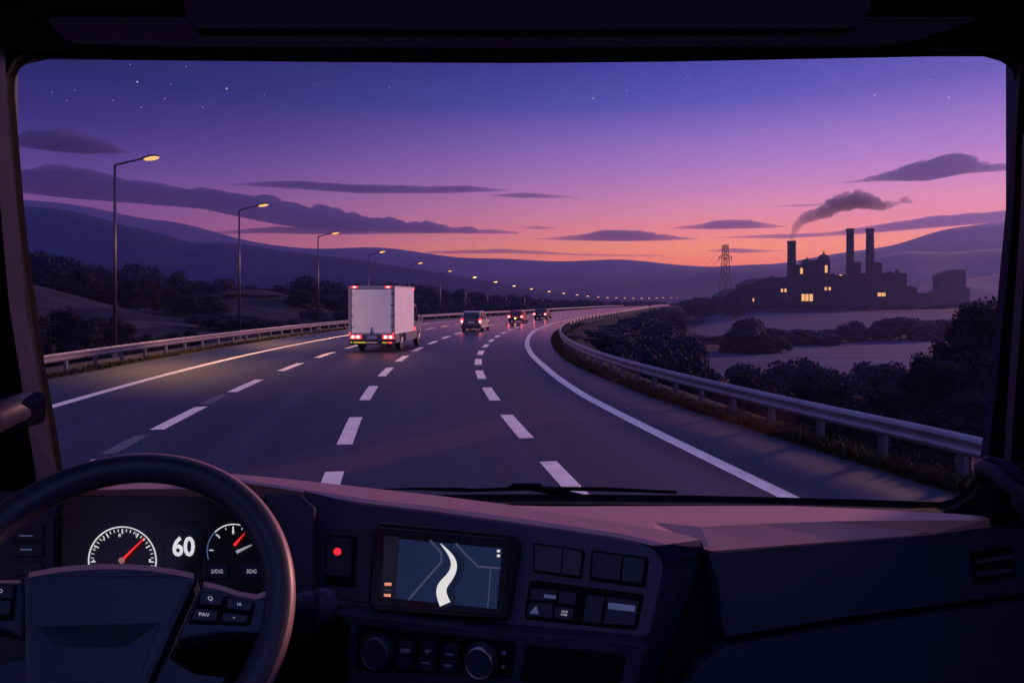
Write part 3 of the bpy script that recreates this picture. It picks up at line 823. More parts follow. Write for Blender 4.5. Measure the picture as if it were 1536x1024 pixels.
def pylon():
    D = 420.; b = P(1088, 447, D); z0 = -7
    root = empty('electricity_pylon', (b.x, D, z0), .25, 'steel lattice electricity pylon standing left of the power station', 'pylon')
    zt = P(0, 368, D).z - z0; za = P(0, 385, D).z - z0; k = D / F
    hw = lambda z: (8.0 * (1 - z / zt) + 3.2 * (z / zt)) * k * .95
    mb = MB()
    for sx in (-1, 1):
        for sy in (-1, 1):
            mb.bar((sx * hw(0), sy * hw(0), 0), (sx * hw(zt), sy * hw(zt), zt), .20, 4)
    mb.build('leg_frame', M['pylon'], root)
    mb = MB(); zs = [q * zt for q in (0, .24, .43, .58, .70, .80, .90, 1.)]
    for z, z2 in zip(zs[:-1], zs[1:]):
        h1, h2 = hw(z), hw(z2)
        for a, c in (((-1, -1), (1, -1)), ((1, -1), (1, 1)), ((1, 1), (-1, 1)), ((-1, 1), (-1, -1))):
            mb.bar((a[0] * h1, a[1] * h1, z), (c[0] * h2, c[1] * h2, z2), .085, 4)
            mb.bar((c[0] * h1, c[1] * h1, z), (a[0] * h2, a[1] * h2, z2), .085, 4)
            mb.bar((a[0] * h2, a[1] * h2, z2), (c[0] * h2, c[1] * h2, z2), .085, 4)
    mb.build('bracing', M['pylon'], root)
    for zc, w in ((za, 10.5), (zt - 1, 5.0)):
        mb = MB(); w *= k
        for sx in (-1, 1):
            h = hw(zc)
            for sy in (-1, 1):
                mb.bar((0, sy * h, zc + 1.4), (sx * w, 0, zc), .13, 4); mb.bar((0, sy * h, zc - 1.2), (sx * w, 0, zc), .13, 4)
            mb.bar((sx * w, 0, zc), (sx * w, 0, zc - 2.4), .25, 5)
        mb.build('crossarm', M['pylon'], root)
    for i, (u0, v0, u1, v1, lab) in enumerate(((1079, 388, 985, 449, 'power cable from the left end of the pylon crossarm'), (1097, 388, 1003, 452, 'power cable from the right end of the pylon crossarm'), (1085, 370, 975, 446, 'power cable from the top of the pylon'))):
        a, c = P(u0, v0, D), P(u1, v1, 800.)
        pts = []
        for j in range(17):
            t = j / 16; p = a.lerp(c, t); p.z -= 9 * 4 * t * (1 - t); pts.append(p)
        o = MB().tube(pts, .06, 5).build('power_cable', M['pylon']); tag(o, lab, 'cable')


pylon()


def smoke():
    r = np.random.default_rng(5); D = 490.
    path = [(1187.5, 361.5, 3.4), (1187.8, 358, 3.8), (1188.5, 354, 4.2), (1190, 350, 4.8), (1192.5, 345, 5.4), (1196, 338, 7.), (1204, 331, 8.6), (1213, 326, 10.5), (1223, 323, 10), (1233, 319, 13), (1245, 313, 13), (1257, 307, 15), (1270, 305, 16), (1283, 302, 15), (1296, 301, 17), (1309, 305, 13), (1320, 309, 10), (1333, 308, 7.5), (1345, 305, 5), (1356, 301, 6.5), (1365, 303, 4.5), (1373, 303.5, 2)]
    bm = bmesh.new()
    for u, v, rad in path:
        k = D / F
        for j in range(7 if rad > 5 else 1):
            jit = r.normal(size=3) * rad * .08 * (j > 0)
            c = P(u, v, D) + Vector(jit) * k
            q = rad * k * (.86 if j == 0 else r.uniform(.28, .52))
            if j: t_ = r.uniform(-.5, 3.6); c += Vector((math.cos(t_) * .8, (r.random() - .5) * 1.1, math.sin(t_) * .72)) * rad * k
            bmesh.ops.create_icosphere(bm, subdivisions=3, radius=q, matrix=Matrix.Translation(c) @ Matrix.Diagonal((1.1, 1, .92, 1)))
    me = bpy.data.meshes.new('t'); bm.to_mesh(me); bm.free()
    o = bpy.data.objects.new('t', me); C.objects.link(o)
    md = o.modifiers.new('r', 'REMESH'); md.mode = 'VOXEL'; md.voxel_size = .7
    sm_ = o.modifiers.new('s', 'SMOOTH'); sm_.iterations = 1
    dg = bpy.context.evaluated_depsgraph_get(); me2 = bpy.data.meshes.new_from_object(o.evaluated_get(dg))
    bpy.data.objects.remove(o)
    me2.name = 'smoke_plume'; me2.materials.clear()
    s = link('smoke_plume', me2, M['smoke'], smooth=True)
    tag(s, 'mauve smoke plume drifting right from the first chimney', 'smoke')


smoke()

# ------------------------------------------------------------------ street lamps
LH = 9.05
ALL_LAMPS = [  # head position in the survey, distance
    (229, 236, 32.6), (396, 307, 48.6), (504, 349, 68.5), (574, 377, 94.), (631, 394, 125.), (675.5, 406, 163.), (712.5, 415.5, 200.), (744, 422.5, 243.), (771.5, 428.5, 299.), (797.5, 433, 360.),
    (824, 437, 430.), (846, 439.7, 500.), (866, 442, 570.), (882, 444, 625.), (897.7, 445.2, 670.), (911.6, 446.2, 705.), (924.8, 446.6, 735.), (937.6, 447, 760.), (950, 447.2, 780.), (962.8, 447.2, 798.), (973.7, 447, 812.), (985, 446.9, 825.), (995, 446.7, 836.), (1007.4, 446.4, 846.), (1016.4, 446, 855.)]
ORD = 'tallest and nearest,second,third,fourth,fifth,sixth,seventh,eighth,ninth,tenth,eleventh,twelfth,thirteenth,fourteenth,fifteenth,sixteenth,seventeenth,eighteenth,nineteenth,twentieth,twenty-first,twenty-second,twenty-third,twenty-fourth,last and farthest'.split(',')


def lamp_proto():
    root = empty('street_lamp')
    MB().bar((0, 0, -.6), (0, 0, .5), .13, 10, .12).bar((0, 0, .5), (0, 0, LH - .35), .095, 10, .055).build('pole', M['pole'], root, smooth=True)
    MB().tube([(0, 0, LH - .42), (.06, 0, LH - .34), (.5, 0, LH - .24), (1.25, 0, LH - .07)], [.055, .05, .045, .04], 8).build('arm', M['pole'], root, smooth=True)
    hd = MB().tube([(1.15, 0, LH - .08), (1.35, 0, LH - .03), (1.65, 0, LH + .04), (1.95, 0, LH + .06), (2.08, 0, LH + .04)], [.05, .11, .16, .14, .03], 12, .5, (0, 0, 1)).build('lamp_head', M['pole'], root, smooth=True)
    ln = MB().tube([(1.34, 0, LH - .08), (1.45, 0, LH - .09), (1.7, 0, LH - .05), (1.95, 0, LH + .0), (2.05, 0, LH + .02)], [.03, .12, .17, .14, .03], 12, .55, (0, 0, 1)).build('lens', M['lampglow'], root, smooth=True)
    return root


LAMPS = []
proto = lamp_proto()
farlens = glow('far_lamp_lens', (1., .52, .19), 5.)
for i, (u, v, D) in enumerate(ALL_LAMPS):
    o = proto if i == 0 else dup(proto)
    hd = P(u, v, D); t, nn = RT(D)
    ang = math.atan2(nn.y, nn.x) * .6
    k = 1. if i < 2 else min(3.4, 1 + max(0, D - 60) / 260)       # far heads enlarged so their glowing dots show
    bx, by = hd.x - 1.75 * k * math.cos(ang), hd.y - 1.75 * k * math.sin(ang)
    bz = ground_z(bx, by); o.location = (bx, by, bz); o.rotation_euler = (0, 0, ang)
    sc = (hd.z - bz) / LH; o.scale = (1, 1, sc)
    if i > 1: o.scale = (k, k, sc * (1 + .0 * k))
    where = {0: 'rising above the left guardrail', 1: 'behind the brown knoll', 2: 'left of the box truck', 3: 'directly behind the box truck', 4: 'just right of the box truck'}.get(i, 'counted along the curving row from the tallest lamp')
    tag(o, ('%s lit street lamp %s' % (ORD[i], where)) if i < 24 else 'last and farthest lit street lamp where the road vanishes', 'street lamp', 'street lamps along the left of the motorway')
    LAMPS.append((o, D))
    if D > 180:
        for ch in o.children:
            if ch.name.startswith('lens'):
                ch.data = ch.data.copy() if i == 6 else FARL
                if i == 6:
                    FARL = ch.data; FARL.materials.clear(); FARL.materials.append(farlens)


for i, (o, D) in enumerate(LAMPS[:8]):
    ld = bpy.data.lights.new('lamp_light', 'SPOT'); ld.energy = 7000 if i < 4 else 1800; ld.spot_size = math.radians(112); ld.spot_blend = 1.; ld.color = (1., .52, .2); ld.shadow_soft_size = .12
    lo = bpy.data.objects.new('lamp_light', ld); C.objects.link(lo); lo.parent = o; lo.location = (1.72, 0, LH - .36); lo.rotation_euler = (0, math.radians(-22), 0)


# ------------------------------------------------------------------ vehicles
def wheel(root, x, y, r, w, side):
    n = 20
    t = MB(); prof = [(-w / 2, r * .62), (-w / 2, r * .9), (-w * .38, r), (w * .38, r), (w / 2, r * .9), (w / 2, r * .62)]
    v, f = [], []
    for i in range(n):
        a = 2 * math.pi * i / n
        for px, pr in prof: v.append((px, pr * math.cos(a), pr * math.sin(a)))
    m = len(prof)
    for i in range(n):
        for j in range(m): f.append((i * m + j, i * m + (j + 1) % m, ((i + 1) % n) * m + (j + 1) % m, ((i + 1) % n) * m + j))
    o = t.add(v, f).build('wheel', M['rubber'], root); o.location = (x, y, r)
    rm = MB().bar((-w * .3, 0, 0), (w * .42 * side, 0, 0), r * .63, 18, r * .60)
    for k in range(6):
        a = k * math.pi / 3
        rm.box((w * .40 * side - .01, -.03, -.03), (w * .46 * side, .03, .03))
        rm.bar((w * .44 * side, 0, 0), (w * .44 * side, r * .56 * math.cos(a), r * .56 * math.sin(a)), r * .07, 5)
    rm.build('rim', M['rim'], o)
    return o


def box_truck():
    y0 = 35.; c = P(557, 528, y0)
    root = empty('box_truck', (c.x, y0, 0), math.radians(-6.5), 'white box truck with red tail lamps lit, driving in the left lanes', 'truck')
    W, z0, z1, L = 1.17, .88, 3.30, 3.9
    MB().box((-W, .06, z0), (W, L, z1)).build('cargo_box', M['white'], root, bevel=.03)
    # rear portal frame and roller door
    fr = MB().box((-W - .02, 0, z0 - .02), (-W + .12, .1, z1 + .02)).box((W - .12, 0, z0 - .02), (W + .02, .1, z1 + .02)).box((-W + .12, 0, z1 - .14), (W - .12, .1, z1 + .02)).box((-W + .12, 0, z0 - .02), (W - .12, .1, z0 + .05))
    fr.build('rear_frame', M['vanframe'], root, bevel=.012)
    dr = MB().box((-W + .14, .02, z0 + .07), (W - .14, .09, z1 - .16)).build('rear_door', M['white'], root, bevel=.01)
    hn = MB()
    for z in (1.25, 1.8, 2.35, 2.9):
        hn.box((W - .10, -.02, z), (W - .01, 0., z + .05)); hn.box((W - .2, -.01, z), (W - .13, .02, z + .03)); hn.box((-W + .13, -.01, z), (-W + .2, .02, z + .03))
    hn.build('hinge', M['blackcar'], dr)
    MB().box((-.02, -.015, z0 + .06), (.02, .02, z0 + .36)).box((-.07, -.02, z0 + .05), (.07, .02, z0 + .09)).build('handle', M['blackcar'], dr)
    MB().box((-W - .03, L + .0, z1 - .1), (W + .03, L + .06, z1 + .03)).box((W - .02, .1, z1 - .02), (W + .025, L, z1 + .02)).box((-W - .025, .1, z1 - .02), (-W + .02, L, z1 + .02)).build('roof_rail', M['vanframe'], root)
    # lower body, bumper
    MB().box((-W, .12, .62), (W, .3, z0 - .02)).box((W - .06, .3, .45), (W, 1.0, z0 - .02)).box((-W, .3, .45), (-W + .06, 1.0, z0 - .02)).box((W - .06, 2.25, .42), (W, L - .1, z0 - .02)).box((-W, 2.25, .42), (-W + .06, L - .1, z0 - .02)).box((-.45, .3, .5), (.45, L, .8)).build('skirt', M['vanlow'], root, bevel=.01)
    MB().box((-W + .0, .02, .36), (W, .16, .62)).build('bumper', M['blackcar'], root, bevel=.02)
    for x0, x1 in ((-1.08, -1.0), (-.92, -.3), (-.26, .30), (.56, .80), (.86, 1.05)):
        MB().box((x0, .005, .45), (x1, .03, .51)).build('reflector', M['yellow'] if not (x0 in (.86, -.26)) else (M['tail'] if x0 > 0 else M['plate']), root)
    pl = MB().box((-.24, .09, .66), (.24, .125, .82)).build('number_plate', M['plate'], root)
    for s in (-1, 1):
        tl = MB().box((s * .84 - .28, .06, .66), (s * .84 + .28, .125, .84)).build('taillight', M['tail'], root, bevel=.01)
        for dx in (-.13, .13):
            MB().bar((s * .84 + dx, .04, .75), (s * .84 + dx, .07, .75), .068, 12).build('bulb', M['tailhot'], tl)
        MB().box((s * .86 - .15, -.03, z1 - .09), (s * .86 + .15, .01, z1 - .01)).build('marker_light', M['tail'], root, bevel=.01)
        MB().box((s * .86 - .05, -.04, z1 - .07), (s * .86 + .05, -.02, z1 - .03)).build('marker_light', M['tailhot'], root)
        MB().box((s * 1.11 - .03, -.02, z0 + .02), (s * 1.11 + .03, .01, z0 + .08)).build('marker_light', M['tail'], root)
        MB().box((s * W - .02, L - .16, z1 - .16), (s * W + .02, L - .02, z1 - .08)).build('marker_light', M['tail'], root)
    # driver's cab
    prof = [(L + .08, .42), (L + .08, 2.26), (L + .25, 2.40), (L + .75, 2.38), (L + 1.35, 1.62), (L + 1.95, 1.36), (L + 2.08, 1.1), (L + 2.08, .42)]
    MB().prism(prof, -1.1, 1.1).build('cab', M['vanlow'], root, bevel=.05)
    for s in (-1, 1):
        MB().prism([(L + .28, 1.42), (L + .28, 2.22), (L + .72, 2.22), (L + 1.22, 1.58), (L + 1.22, 1.42)], s * 1.095, s * 1.112).build('side_window', M['carglass'], root)
        mr = MB().box((s * 1.1, L + 1.1, 1.52), (s * 1.3, L + 1.18, 1.57)).box((s * 1.22, L + 1.05, 1.35), (s * 1.40, L + 1.15, 1.68)).build('side_mirror', M['silver'], root, bevel=.02)
        MB().bar((s * 1.10, L + .42, 1.0), (s * 1.125, L + .42, 1.0), .09, 10).build('side_lamp', M['tail'], root)
        MB().box((s * 1.10, L + .35, 1.18), (s * 1.12, L + .6, 1.22)).build('door_handle', M['blackcar'], root)
        wheel(root, s * 1.0, 1.6, .44, .27, s); wheel(root, s * 1.0, L + 1.35, .44, .25, s)
        arch = [(1.6 + .58 * math.cos(a), .44 + .58 * math.sin(a)) for a in np.linspace(0, math.pi, 12)]
        arch += [(1.6 + .50 * math.cos(a), .44 + .50 * math.sin(a)) for a in np.linspace(math.pi, 0, 12)]
        MB().prism(arch, s * .9, s * 1.16).build('wheel_arch', M['blackcar'], root)
    MB().prism([(L + .76, 2.34), (L + 1.34, 1.66), (L + 1.36, 1.68), (L + .78, 2.37)], -.98, .98).build('windscreen', M['carglass'], root)
    for dx in (-.75, .75):
        MB().box((dx - .13, .55, .2), (dx + .13, .6, .62)).build('mud_flap', M['rubber'], root)
    return root


box_truck()


def car(name, u, v, Y, w, h, L, body, label, rz, boxy=.0, lamp_r=.13, fog=False, hot=1, gate=None):
    c = P(u, v, Y); k = Y / F
    root = empty(name, (c.x, Y, gz(Y)), rz, label, 'car')
    W = w / 2; hb = h * .56; n = 0
    # body: cross-sections along y, lower shell
    def loft(secs, nm, m, smooth=True):
        vv, ff = [], []; q = len(secs[0])
        for s in secs: vv += s
        for i in range(len(secs) - 1):
            for j in range(q): ff.append((i * q + j, i * q + (j + 1) % q, (i + 1) * q + (j + 1) % q, (i + 1) * q + j))
        ff += [tuple(range(q)), tuple((len(secs) - 1) * q + j for j in range(q))]
        return MB().add(vv, ff).build(nm, m, root, bevel=.015)

    def sec(y, wl, wu, zl, zu):
        r = .07
        return [(-wl + r, y, zl), (wl - r, y, zl), (wl, y, zl + r), (wu + .02, y, (zl + zu) / 2), (wu, y, zu - r), (wu - r, y, zu), (-wu + r, y, zu), (-wu, y, zu - r), (-wu - .02, y, (zl + zu) / 2), (-wl, y, zl + r)]
    loft([sec(0, W * .92, W * .9, .30, hb * .96), sec(.12, W * .97, W * .96, .22, hb), sec(L * .3, W, W * .97, .2, hb), sec(L * .7, W, W * .96, .2, hb * .98), sec(L * .8, W * .98, W * .92, .2, hb * .93), sec(L * .97, W * .92, W * .84, .24, hb * .74), sec(L, W * .86, W * .78, .3, hb * .62)], 'body', body)
    rb = .10 + boxy; tw = W * .80
    loft([sec(.04, W * .93, W * .92, hb - .08, hb + .02), sec(.10 + rb, tw * 1.03, tw, hb - .08, h - .05), sec(.4 + rb, tw * 1.03, tw, hb - .08, h), sec(L * .5, tw * 1.03, tw, hb - .08, h - .01), sec(L * .60, tw * 1.05, tw * .95, hb - .08, h - .10), sec(L * .76, W * .9, W * .86, hb - .1, hb + .0)], 'cabin', body)
    zr0, zr1 = hb + .05, h - .12
    sl = (.06 + rb) / (h - hb)
    yb = lambda z: .02 + (z - hb) * sl * .95
    MB().add([(-W * .80, yb(zr0) - .03, zr0), (W * .80, yb(zr0) - .03, zr0), (tw * .86, yb(zr1) - .03, zr1), (-tw * .86, yb(zr1) - .03, zr1),
              (-W * .80, yb(zr0) + .04, zr0), (W * .80, yb(zr0) + .04, zr0), (tw * .86, yb(zr1) + .04, zr1), (-tw * .86, yb(zr1) + .04, zr1)],
             [(0, 1, 2, 3), (4, 7, 6, 5), (0, 4, 5, 1), (1, 5, 6, 2), (2, 6, 7, 3), (3, 7, 4, 0)]).build('rear_window', M['carglass'], root)
    for s in (-1, 1):
        for ya, yb_ in ((L * .13, L * .33), (L * .345, L * .52)):
            xo = lambda z: s * (W * .95 + (tw * 1.005 - W * .95) * (z - hb) / (h - hb))
            za, zb = hb + .06, h - .13
            q = [(xo(za) + s * .03, ya, za), (xo(za) + s * .03, yb_ + .12, za), (xo(zb) + s * .02, yb_, zb), (xo(zb) + s * .02, ya + .06, zb)]
            MB().add(q + [(x - s * .06, y, z) for x, y, z in q], [(0, 1, 2, 3), (7, 6, 5, 4), (0, 4, 5, 1), (1, 5, 6, 2), (2, 6, 7, 3), (3, 7, 4, 0)]).build('side_window', M['carglass'], root)
        tl = MB().box((s * W * .84 - lamp_r, -.04, hb * .72), (s * W * .84 + lamp_r, .12, hb * 1.08)).build('taillight', M['tail'], root, bevel=.03)
        MB().bar((s * W * .84, -.07, hb * .86), (s * W * .84, -.02, hb * .86), lamp_r * .55 * hot, 10).build('bulb', M['tailhot'], tl)
        MB().box((s * W * .95, L * .62, hb + .02), (s * (W + .16), L * .65, hb + .15)).build('side_mirror', body, root, bevel=.02)
        wheel(root, s * (W - .11), L * .2, .31, .2, s); wheel(root, s * (W - .11), L * .79, .31, .2, s)
    MB().box((-W * .93, -.07, .26), (W * .93, .06, .48)).build('bumper', M['blackcar'], root, bevel=.03)
    MB().box((-.24, -.05, hb * .72), (.24, .02, hb * .72 + .12)).build('number_plate', M['plate'], root)
    if gate:
        MB().box((-W * .80, -.045, .42), (W * .80, .03, hb * 1.02)).build('tailgate', gate, root, bevel=.03)  # darker panel over the lower rear of the body
    if fog:
        MB().bar((0, -.1, hb * .62), (0, -.06, hb * .62), .08, 10).build('fog_lamp', glow('amber_lamp', (1., .45, .08), 8.), root)
    MB().bar((.1, L * .35, h - .02), (.1, L * .33, h + .22), .012, 5, .006).build('antenna', M['blackcar'], root)
    return root


def head(Y): t, n = RT(Y); return -math.atan2(t.x, t.y)


car('people_carrier', 706.5, 495.5, 57., 1.78, 1.64, 4.4, M['silver'], 'pale people carrier with a dark tailgate window ahead of the box truck', head(57) - .04, .12, gate=M['darkcar'])
car('hatchback_car', 773, 482.5, 77., 1.70, 1.33, 3.9, M['redcar'], 'small dark red hatchback with a glowing lamp in the middle of its tail', head(77) - .02, .02, .14, True)
car('saloon_car', 809.5, 478.8, 90., 1.70, 1.33, 4.1, M['blackcar'], 'black saloon car farthest ahead beside the bend', head(90) - .05, .04, .14)


# ------------------------------------------------------------------ the truck cab we sit in
CAM = Vector((0, 0, H))


class Plane:
    """flat face of the interior through three surveyed points; h = height above the face towards the driver"""
    def __init__(s, a, b, c):
        s.o = P(*a); s.n = (P(*b) - s.o).cross(P(*c) - s.o).normalized()
        if s.n.dot(CAM - s.o) < 0: s.n.negate()

    def pt(s, u, v, h=0.):
        d = P(u, v, 1.) - CAM
        t = s.n.dot(s.o - CAM) / s.n.dot(d)
        return CAM + d * t + s.n * h


def rounded(pts, r, n=4):
    out = []; k = len(pts)
    for i in range(k):
        p = Vector((*pts[i][:2], 0)); a = Vector((*pts[i - 1][:2], 0)); b = Vector((*pts[(i + 1) % k][:2], 0))
        rr = pts[i][2] if len(pts[i]) > 2 else r
        da, db = (a - p), (b - p); q = min(rr, da.length * .48, db.length * .48)
        if q < .3: out.append((p.x, p.y)); continue
        s = p + da.normalized() * q; e = p + db.normalized() * q
        for j in range(n + 1):
            t = j / n; w = s * (1 - t) ** 2 + p * 2 * t * (1 - t) + e * t * t; out.append((w.x, w.y))
    return out


def inset(pts, d):
    k = len(pts); ar = sum(pts[i][0] * pts[(i + 1) % k][1] - pts[(i + 1) % k][0] * pts[i][1] for i in range(k))
    sg = 1 if ar > 0 else -1; out = []
    for i in range(k):
        p, a, b = [Vector(q) for q in (pts[i], pts[i - 1], pts[(i + 1) % k])]
        e1 = (p - a); e2 = (b - p)
        if e1.length < 1e-6: e1 = e2
        if e2.length < 1e-6: e2 = e1
        e1 = e1.normalized(); e2 = e2.normalized()
        n = Vector((-(e1.y + e2.y), e1.x + e2.x)) * sg
        n = n.normalized() if n.length > 1e-6 else Vector((-e1.y, e1.x)) * sg
        out.append(tuple(p + n * d))
    return out


def plate(name, pl, pts, h0, h1, m, parent, bev=1.2, rad=4):
    pts = rounded(pts, rad); k = len(pts)
    hb = h1 - min(abs(h1 - h0) * .5, .002)
    v = [pl.pt(u, w, h0) for u, w in pts] + [pl.pt(u, w, hb) for u, w in pts] + [pl.pt(u, w, h1) for u, w in inset(pts, bev)]
    f = [tuple(range(k - 1, -1, -1)), tuple(range(2 * k, 3 * k))]
    for r in (0, 1):
        for i in range(k): f.append((r * k + i, r * k + (i + 1) % k, (r + 1) * k + (i + 1) % k, (r + 1) * k + i))
    mb = MB().add(v, f)
    return mb.build(name, m, parent)


def rect(u0, v0, u1, v1, sk=0.):
    """upright rectangle whose top and bottom lean by sk px per px (the console drops to the right)"""
    return [(u0, v0), (u1, v0 + (u1 - u0) * sk), (u1, v1 + (u1 - u0) * sk), (u0, v1)]


def lettering(name, txt, pl, u, v, px, h, m, parent, sk=0., bold=.0, sx=1.):
    cu = bpy.data.curves.new('t', 'FONT'); cu.body = txt; cu.size = 1; cu.align_x = 'CENTER'; cu.align_y = 'CENTER'; cu.offset = bold; cu.resolution_u = 3
    o = bpy.data.objects.new('t', cu); C.objects.link(o)
    me = bpy.data.meshes.new_from_object(o.evaluated_get(bpy.context.evaluated_depsgraph_get()))
    bpy.data.objects.remove(o)
    for q in me.vertices:
        x, y = q.co.x * px * sx, q.co.y * px
        q.co = pl.pt(u + x, v - y + x * sk, h)
    me.name = name; me.materials.clear()
    return link(name, me, m, parent)


cab = empty('truck_cab', (0, 0, 0), 0, 'dark truck cab with steering wheel, dashboard and lit map screen seen from the driving seat', 'truck cab')

# windscreen opening (traced once, then set on the raked glass)
OPEN = [(96, 722), (92, 690), (86, 650), (80, 617), (67, 545), (55, 460), (46, 400), (36, 310), (27, 200), (22, 140), (23, 118), (31, 101), (45, 90), (62, 87), (90, 86), (250, 91), (500, 93.5), (768, 95), (1000, 93), (1250, 88),
        (1400, 85), (1475, 85), (1493, 88), (1509, 96), (1519, 108), (1522, 122), (1521, 150), (1515, 230), (1508, 330), (1500, 420), (1495, 460), (1486, 540), (1476, 640), (1470, 690), (1463, 713), (1450, 733), (1431, 747), (1410, 752.5),
        (1300, 749), (1174, 745.5), (1040, 742.5), (830, 740.5), (700, 741), (560, 744), (400, 746), (240, 748), (110, 748)]
YG = lambda v: 1.40 + (v - 85) / 670 * .22


def ring(loops, name, m, parent):
    n = len(loops[0]); v = [p for l in loops for p in l]
    f = []
    for r in range(len(loops) - 1):
        for i in range(n): f.append((r * n + i, r * n + (i + 1) % n, (r + 1) * n + (i + 1) % n, (r + 1) * n + i))
    return MB().add(v, f).build(name, m, parent)


def grow(d, dy):
    out = []
    for (u, v), (a, b) in zip(OPEN, inset(OPEN, -d)):
        out.append(P(a, b, YG(v) - dy))
    return out


outer = []
for u, v in OPEN:
    dx, dz = u - 768, v - 420
    k = 1 / max(abs(dx) / 768, abs(dz) / 420)
    outer.append((dx * k / 768, dz * k / 420))
wall = [Vector((a * 1.27, 1.16 + (b + 1) * .12, 2.62 - b * .72)) for a, b in outer]
wall2 = [Vector((a * 1.27, 1.72, 2.62 - b * .74)) for a, b in outer]
g0 = grow(0, -.02); g1 = grow(0, 0); g2 = grow(9, .012); g3 = grow(15, .05)
o = ring([g0, g1, g2, g3, wall, wall2, g0], 'windshield_frame', M['black'], cab)
# glass pane
gl = grow(3, -.008)
me = bpy.data.meshes.new('windshield'); n = len(gl)
gl2 = [p + Vector((0, .005, 0)) for p in gl]
me.from_pydata([tuple(p) for p in gl], [], [tuple(range(n))]); me.update()
link('windshield', me, M['glass'], cab)

# shell behind the driver: roof, doors with windows, back wall, floor
sh = MB()
sh.box((-1.27, .72, 3.345), (1.27, 1.80, 3.40)); sh.box((-1.27, -1.25, 3.345), (1.27, -.75, 3.40)); sh.box((-1.27, -.75, 3.345), (-.8, .72, 3.40)); sh.box((.8, -.75, 3.345), (1.27, .72, 3.40)); sh.box((-1.27, -1.30, 1.0), (1.27, -1.25, 3.4)); sh.box((-1.27, -1.25, .95), (1.27, 1.8, 1.0))
for s in (-1, 1):
    a, b = sorted((s * 1.27, s * 1.31))
    sh.box((a, -1.3, .95), (b, 1.8, 2.42)); sh.box((a, -1.3, 3.05), (b, 1.8, 3.4)); sh.box((a, -1.3, 2.42), (b, -.35, 3.05)); sh.box((a, .62, 2.42), (b, 1.8, 3.05))
sh.build('cab_shell', M['headliner'], cab)
MB().box((-.8, -.75, 3.37), (.8, .72, 3.374)).build('fill_light_hatch', M['glass'], cab)  # unseen glazed hatch added to brighten the cab from above
MB().box((-1.27, 1.75, .95), (1.27, 1.80, 2.18)).build('firewall', M['black'], cab)

# ---- header above the glass
HP = Plane((768, 96, 1.335), (100, 96, 1.335), (768, 0, 1.16))
hd = plate('header_panel', HP, [(-60, -60), (1600, -60), (1600, 76), (1480, 74), (1250, 79), (768, 84), (300, 81), (60, 76), (-60, 76)], -.03, 0, M['black'], cab, 2, 2)
plate('trim_band', HP, [(72, 26), (1464, 26), (1440, 36), (1375, 57), (1340, 64), (1180, 66), (768, 69), (300, 67), (115, 63), (92, 52)], 0, .006, M['headliner'], hd, 2, 5)
plate('sun_visor', HP, [(262, -40), (292, 40), (306, 47), (768, 49.5), (1262, 46), (1280, 40), (1318, -40)], .004, .012, M['black'], hd, 1.5, 4)
plate('visor_pad', HP, [(272, -40), (286, 10), (300, 21.5), (768, 22.5), (1270, 21.5), (1290, 13), (1312, -40)], .012, .030, M['headliner'], hd, 2, 6)

# ---- pillars
def pillar(name, left, right, m, dy0, dy1, parent=cab):
    """strip between two traced edges; the inner edge lies dy0 in front of the glass, the outer dy1"""
    n = len(left); v = []
    for (a, c), (b, d) in zip(left, right):
        v += [P(a, c, YG(c) - dy1), P(b, d, YG(d) - dy0), P(b, d, YG(d) - dy0 + .03), P(a, c, YG(c) - dy1 + .03)]
    f = []
    for i in range(n - 1):
        for j in range(4): f.append((i * 4 + j, i * 4 + (j + 1) % 4, (i + 1) * 4 + (j + 1) % 4, (i + 1) * 4 + j))
    f += [(0, 1, 2, 3), tuple(4 * (n - 1) + j for j in range(4))]
    return MB().add(v, f).build(name, m, parent)


pillar('pillar_trim', [(-14, 60), (-8, 200), (3, 340), (14, 460), (29, 553), (42, 640), (52, 700), (58, 760)], [(6, 60), (14, 200), (27, 330), (39, 460), (55, 553), (70, 640), (82, 700), (90, 760)], M['trim'], .075, .12)
pillar('pillar_trim', [(1530, 110), (1527, 160), (1521, 300), (1507, 460), (1495, 580), (1486, 650), (1480, 705)], [(1521.5, 122), (1521, 150), (1511, 290), (1495, 460), (1482.5, 575), (1475.5, 645), (1469.5, 695)], M['trim'], .012, .055)
pillar('door_seal', [(1546, 200), (1543, 320), (1533, 460), (1522, 600), (1516, 690)], [(1534, 200), (1531, 320), (1521, 460), (1511, 600), (1506, 690)], M['navy'], .13, .16)

# ---- dashboard: top surfaces
ZT = 2.295


def onz(u, v, z): return P(u, v, (H - z) / ((v - HV) / F))


up = [(300, 706), (345, 710), (400, 715), (460, 721), (524, 728), (568, 733), (649, 742), (760, 756), (850, 771), (981, 792), (1032, 803), (1051, 809)]
lo = [(300, 716), (345, 721), (400, 729), (460, 739), (534, 752), (580, 758), (635, 764), (770, 782.5), (850, 794), (918, 804), (963, 814), (988, 820)]
v = []
for (a, b), (c, d) in zip(up, lo):
    p, q = onz(a, b, ZT), onz(c, d, ZT - .006)
    e_ = .2 if a > 1000 else 1.
    v += [p, p.lerp(q, .8) + Vector((0, 0, .002)), q, q + Vector((.0, .012, -.03 * e_)), p + Vector((0, 0, -.06 * e_))]
f = []
for i in range(len(up) - 1):
    for j in range(5): f.append((i * 5 + j, i * 5 + (j + 1) % 5, (i + 1) * 5 + (j + 1) % 5, (i + 1) * 5 + j))
f += [(0, 1, 2, 3, 4), tuple(5 * (len(up) - 1) + j for j in range(5))]
dash = MB().add(v, f).build('dashboard', M['pad'], cab)

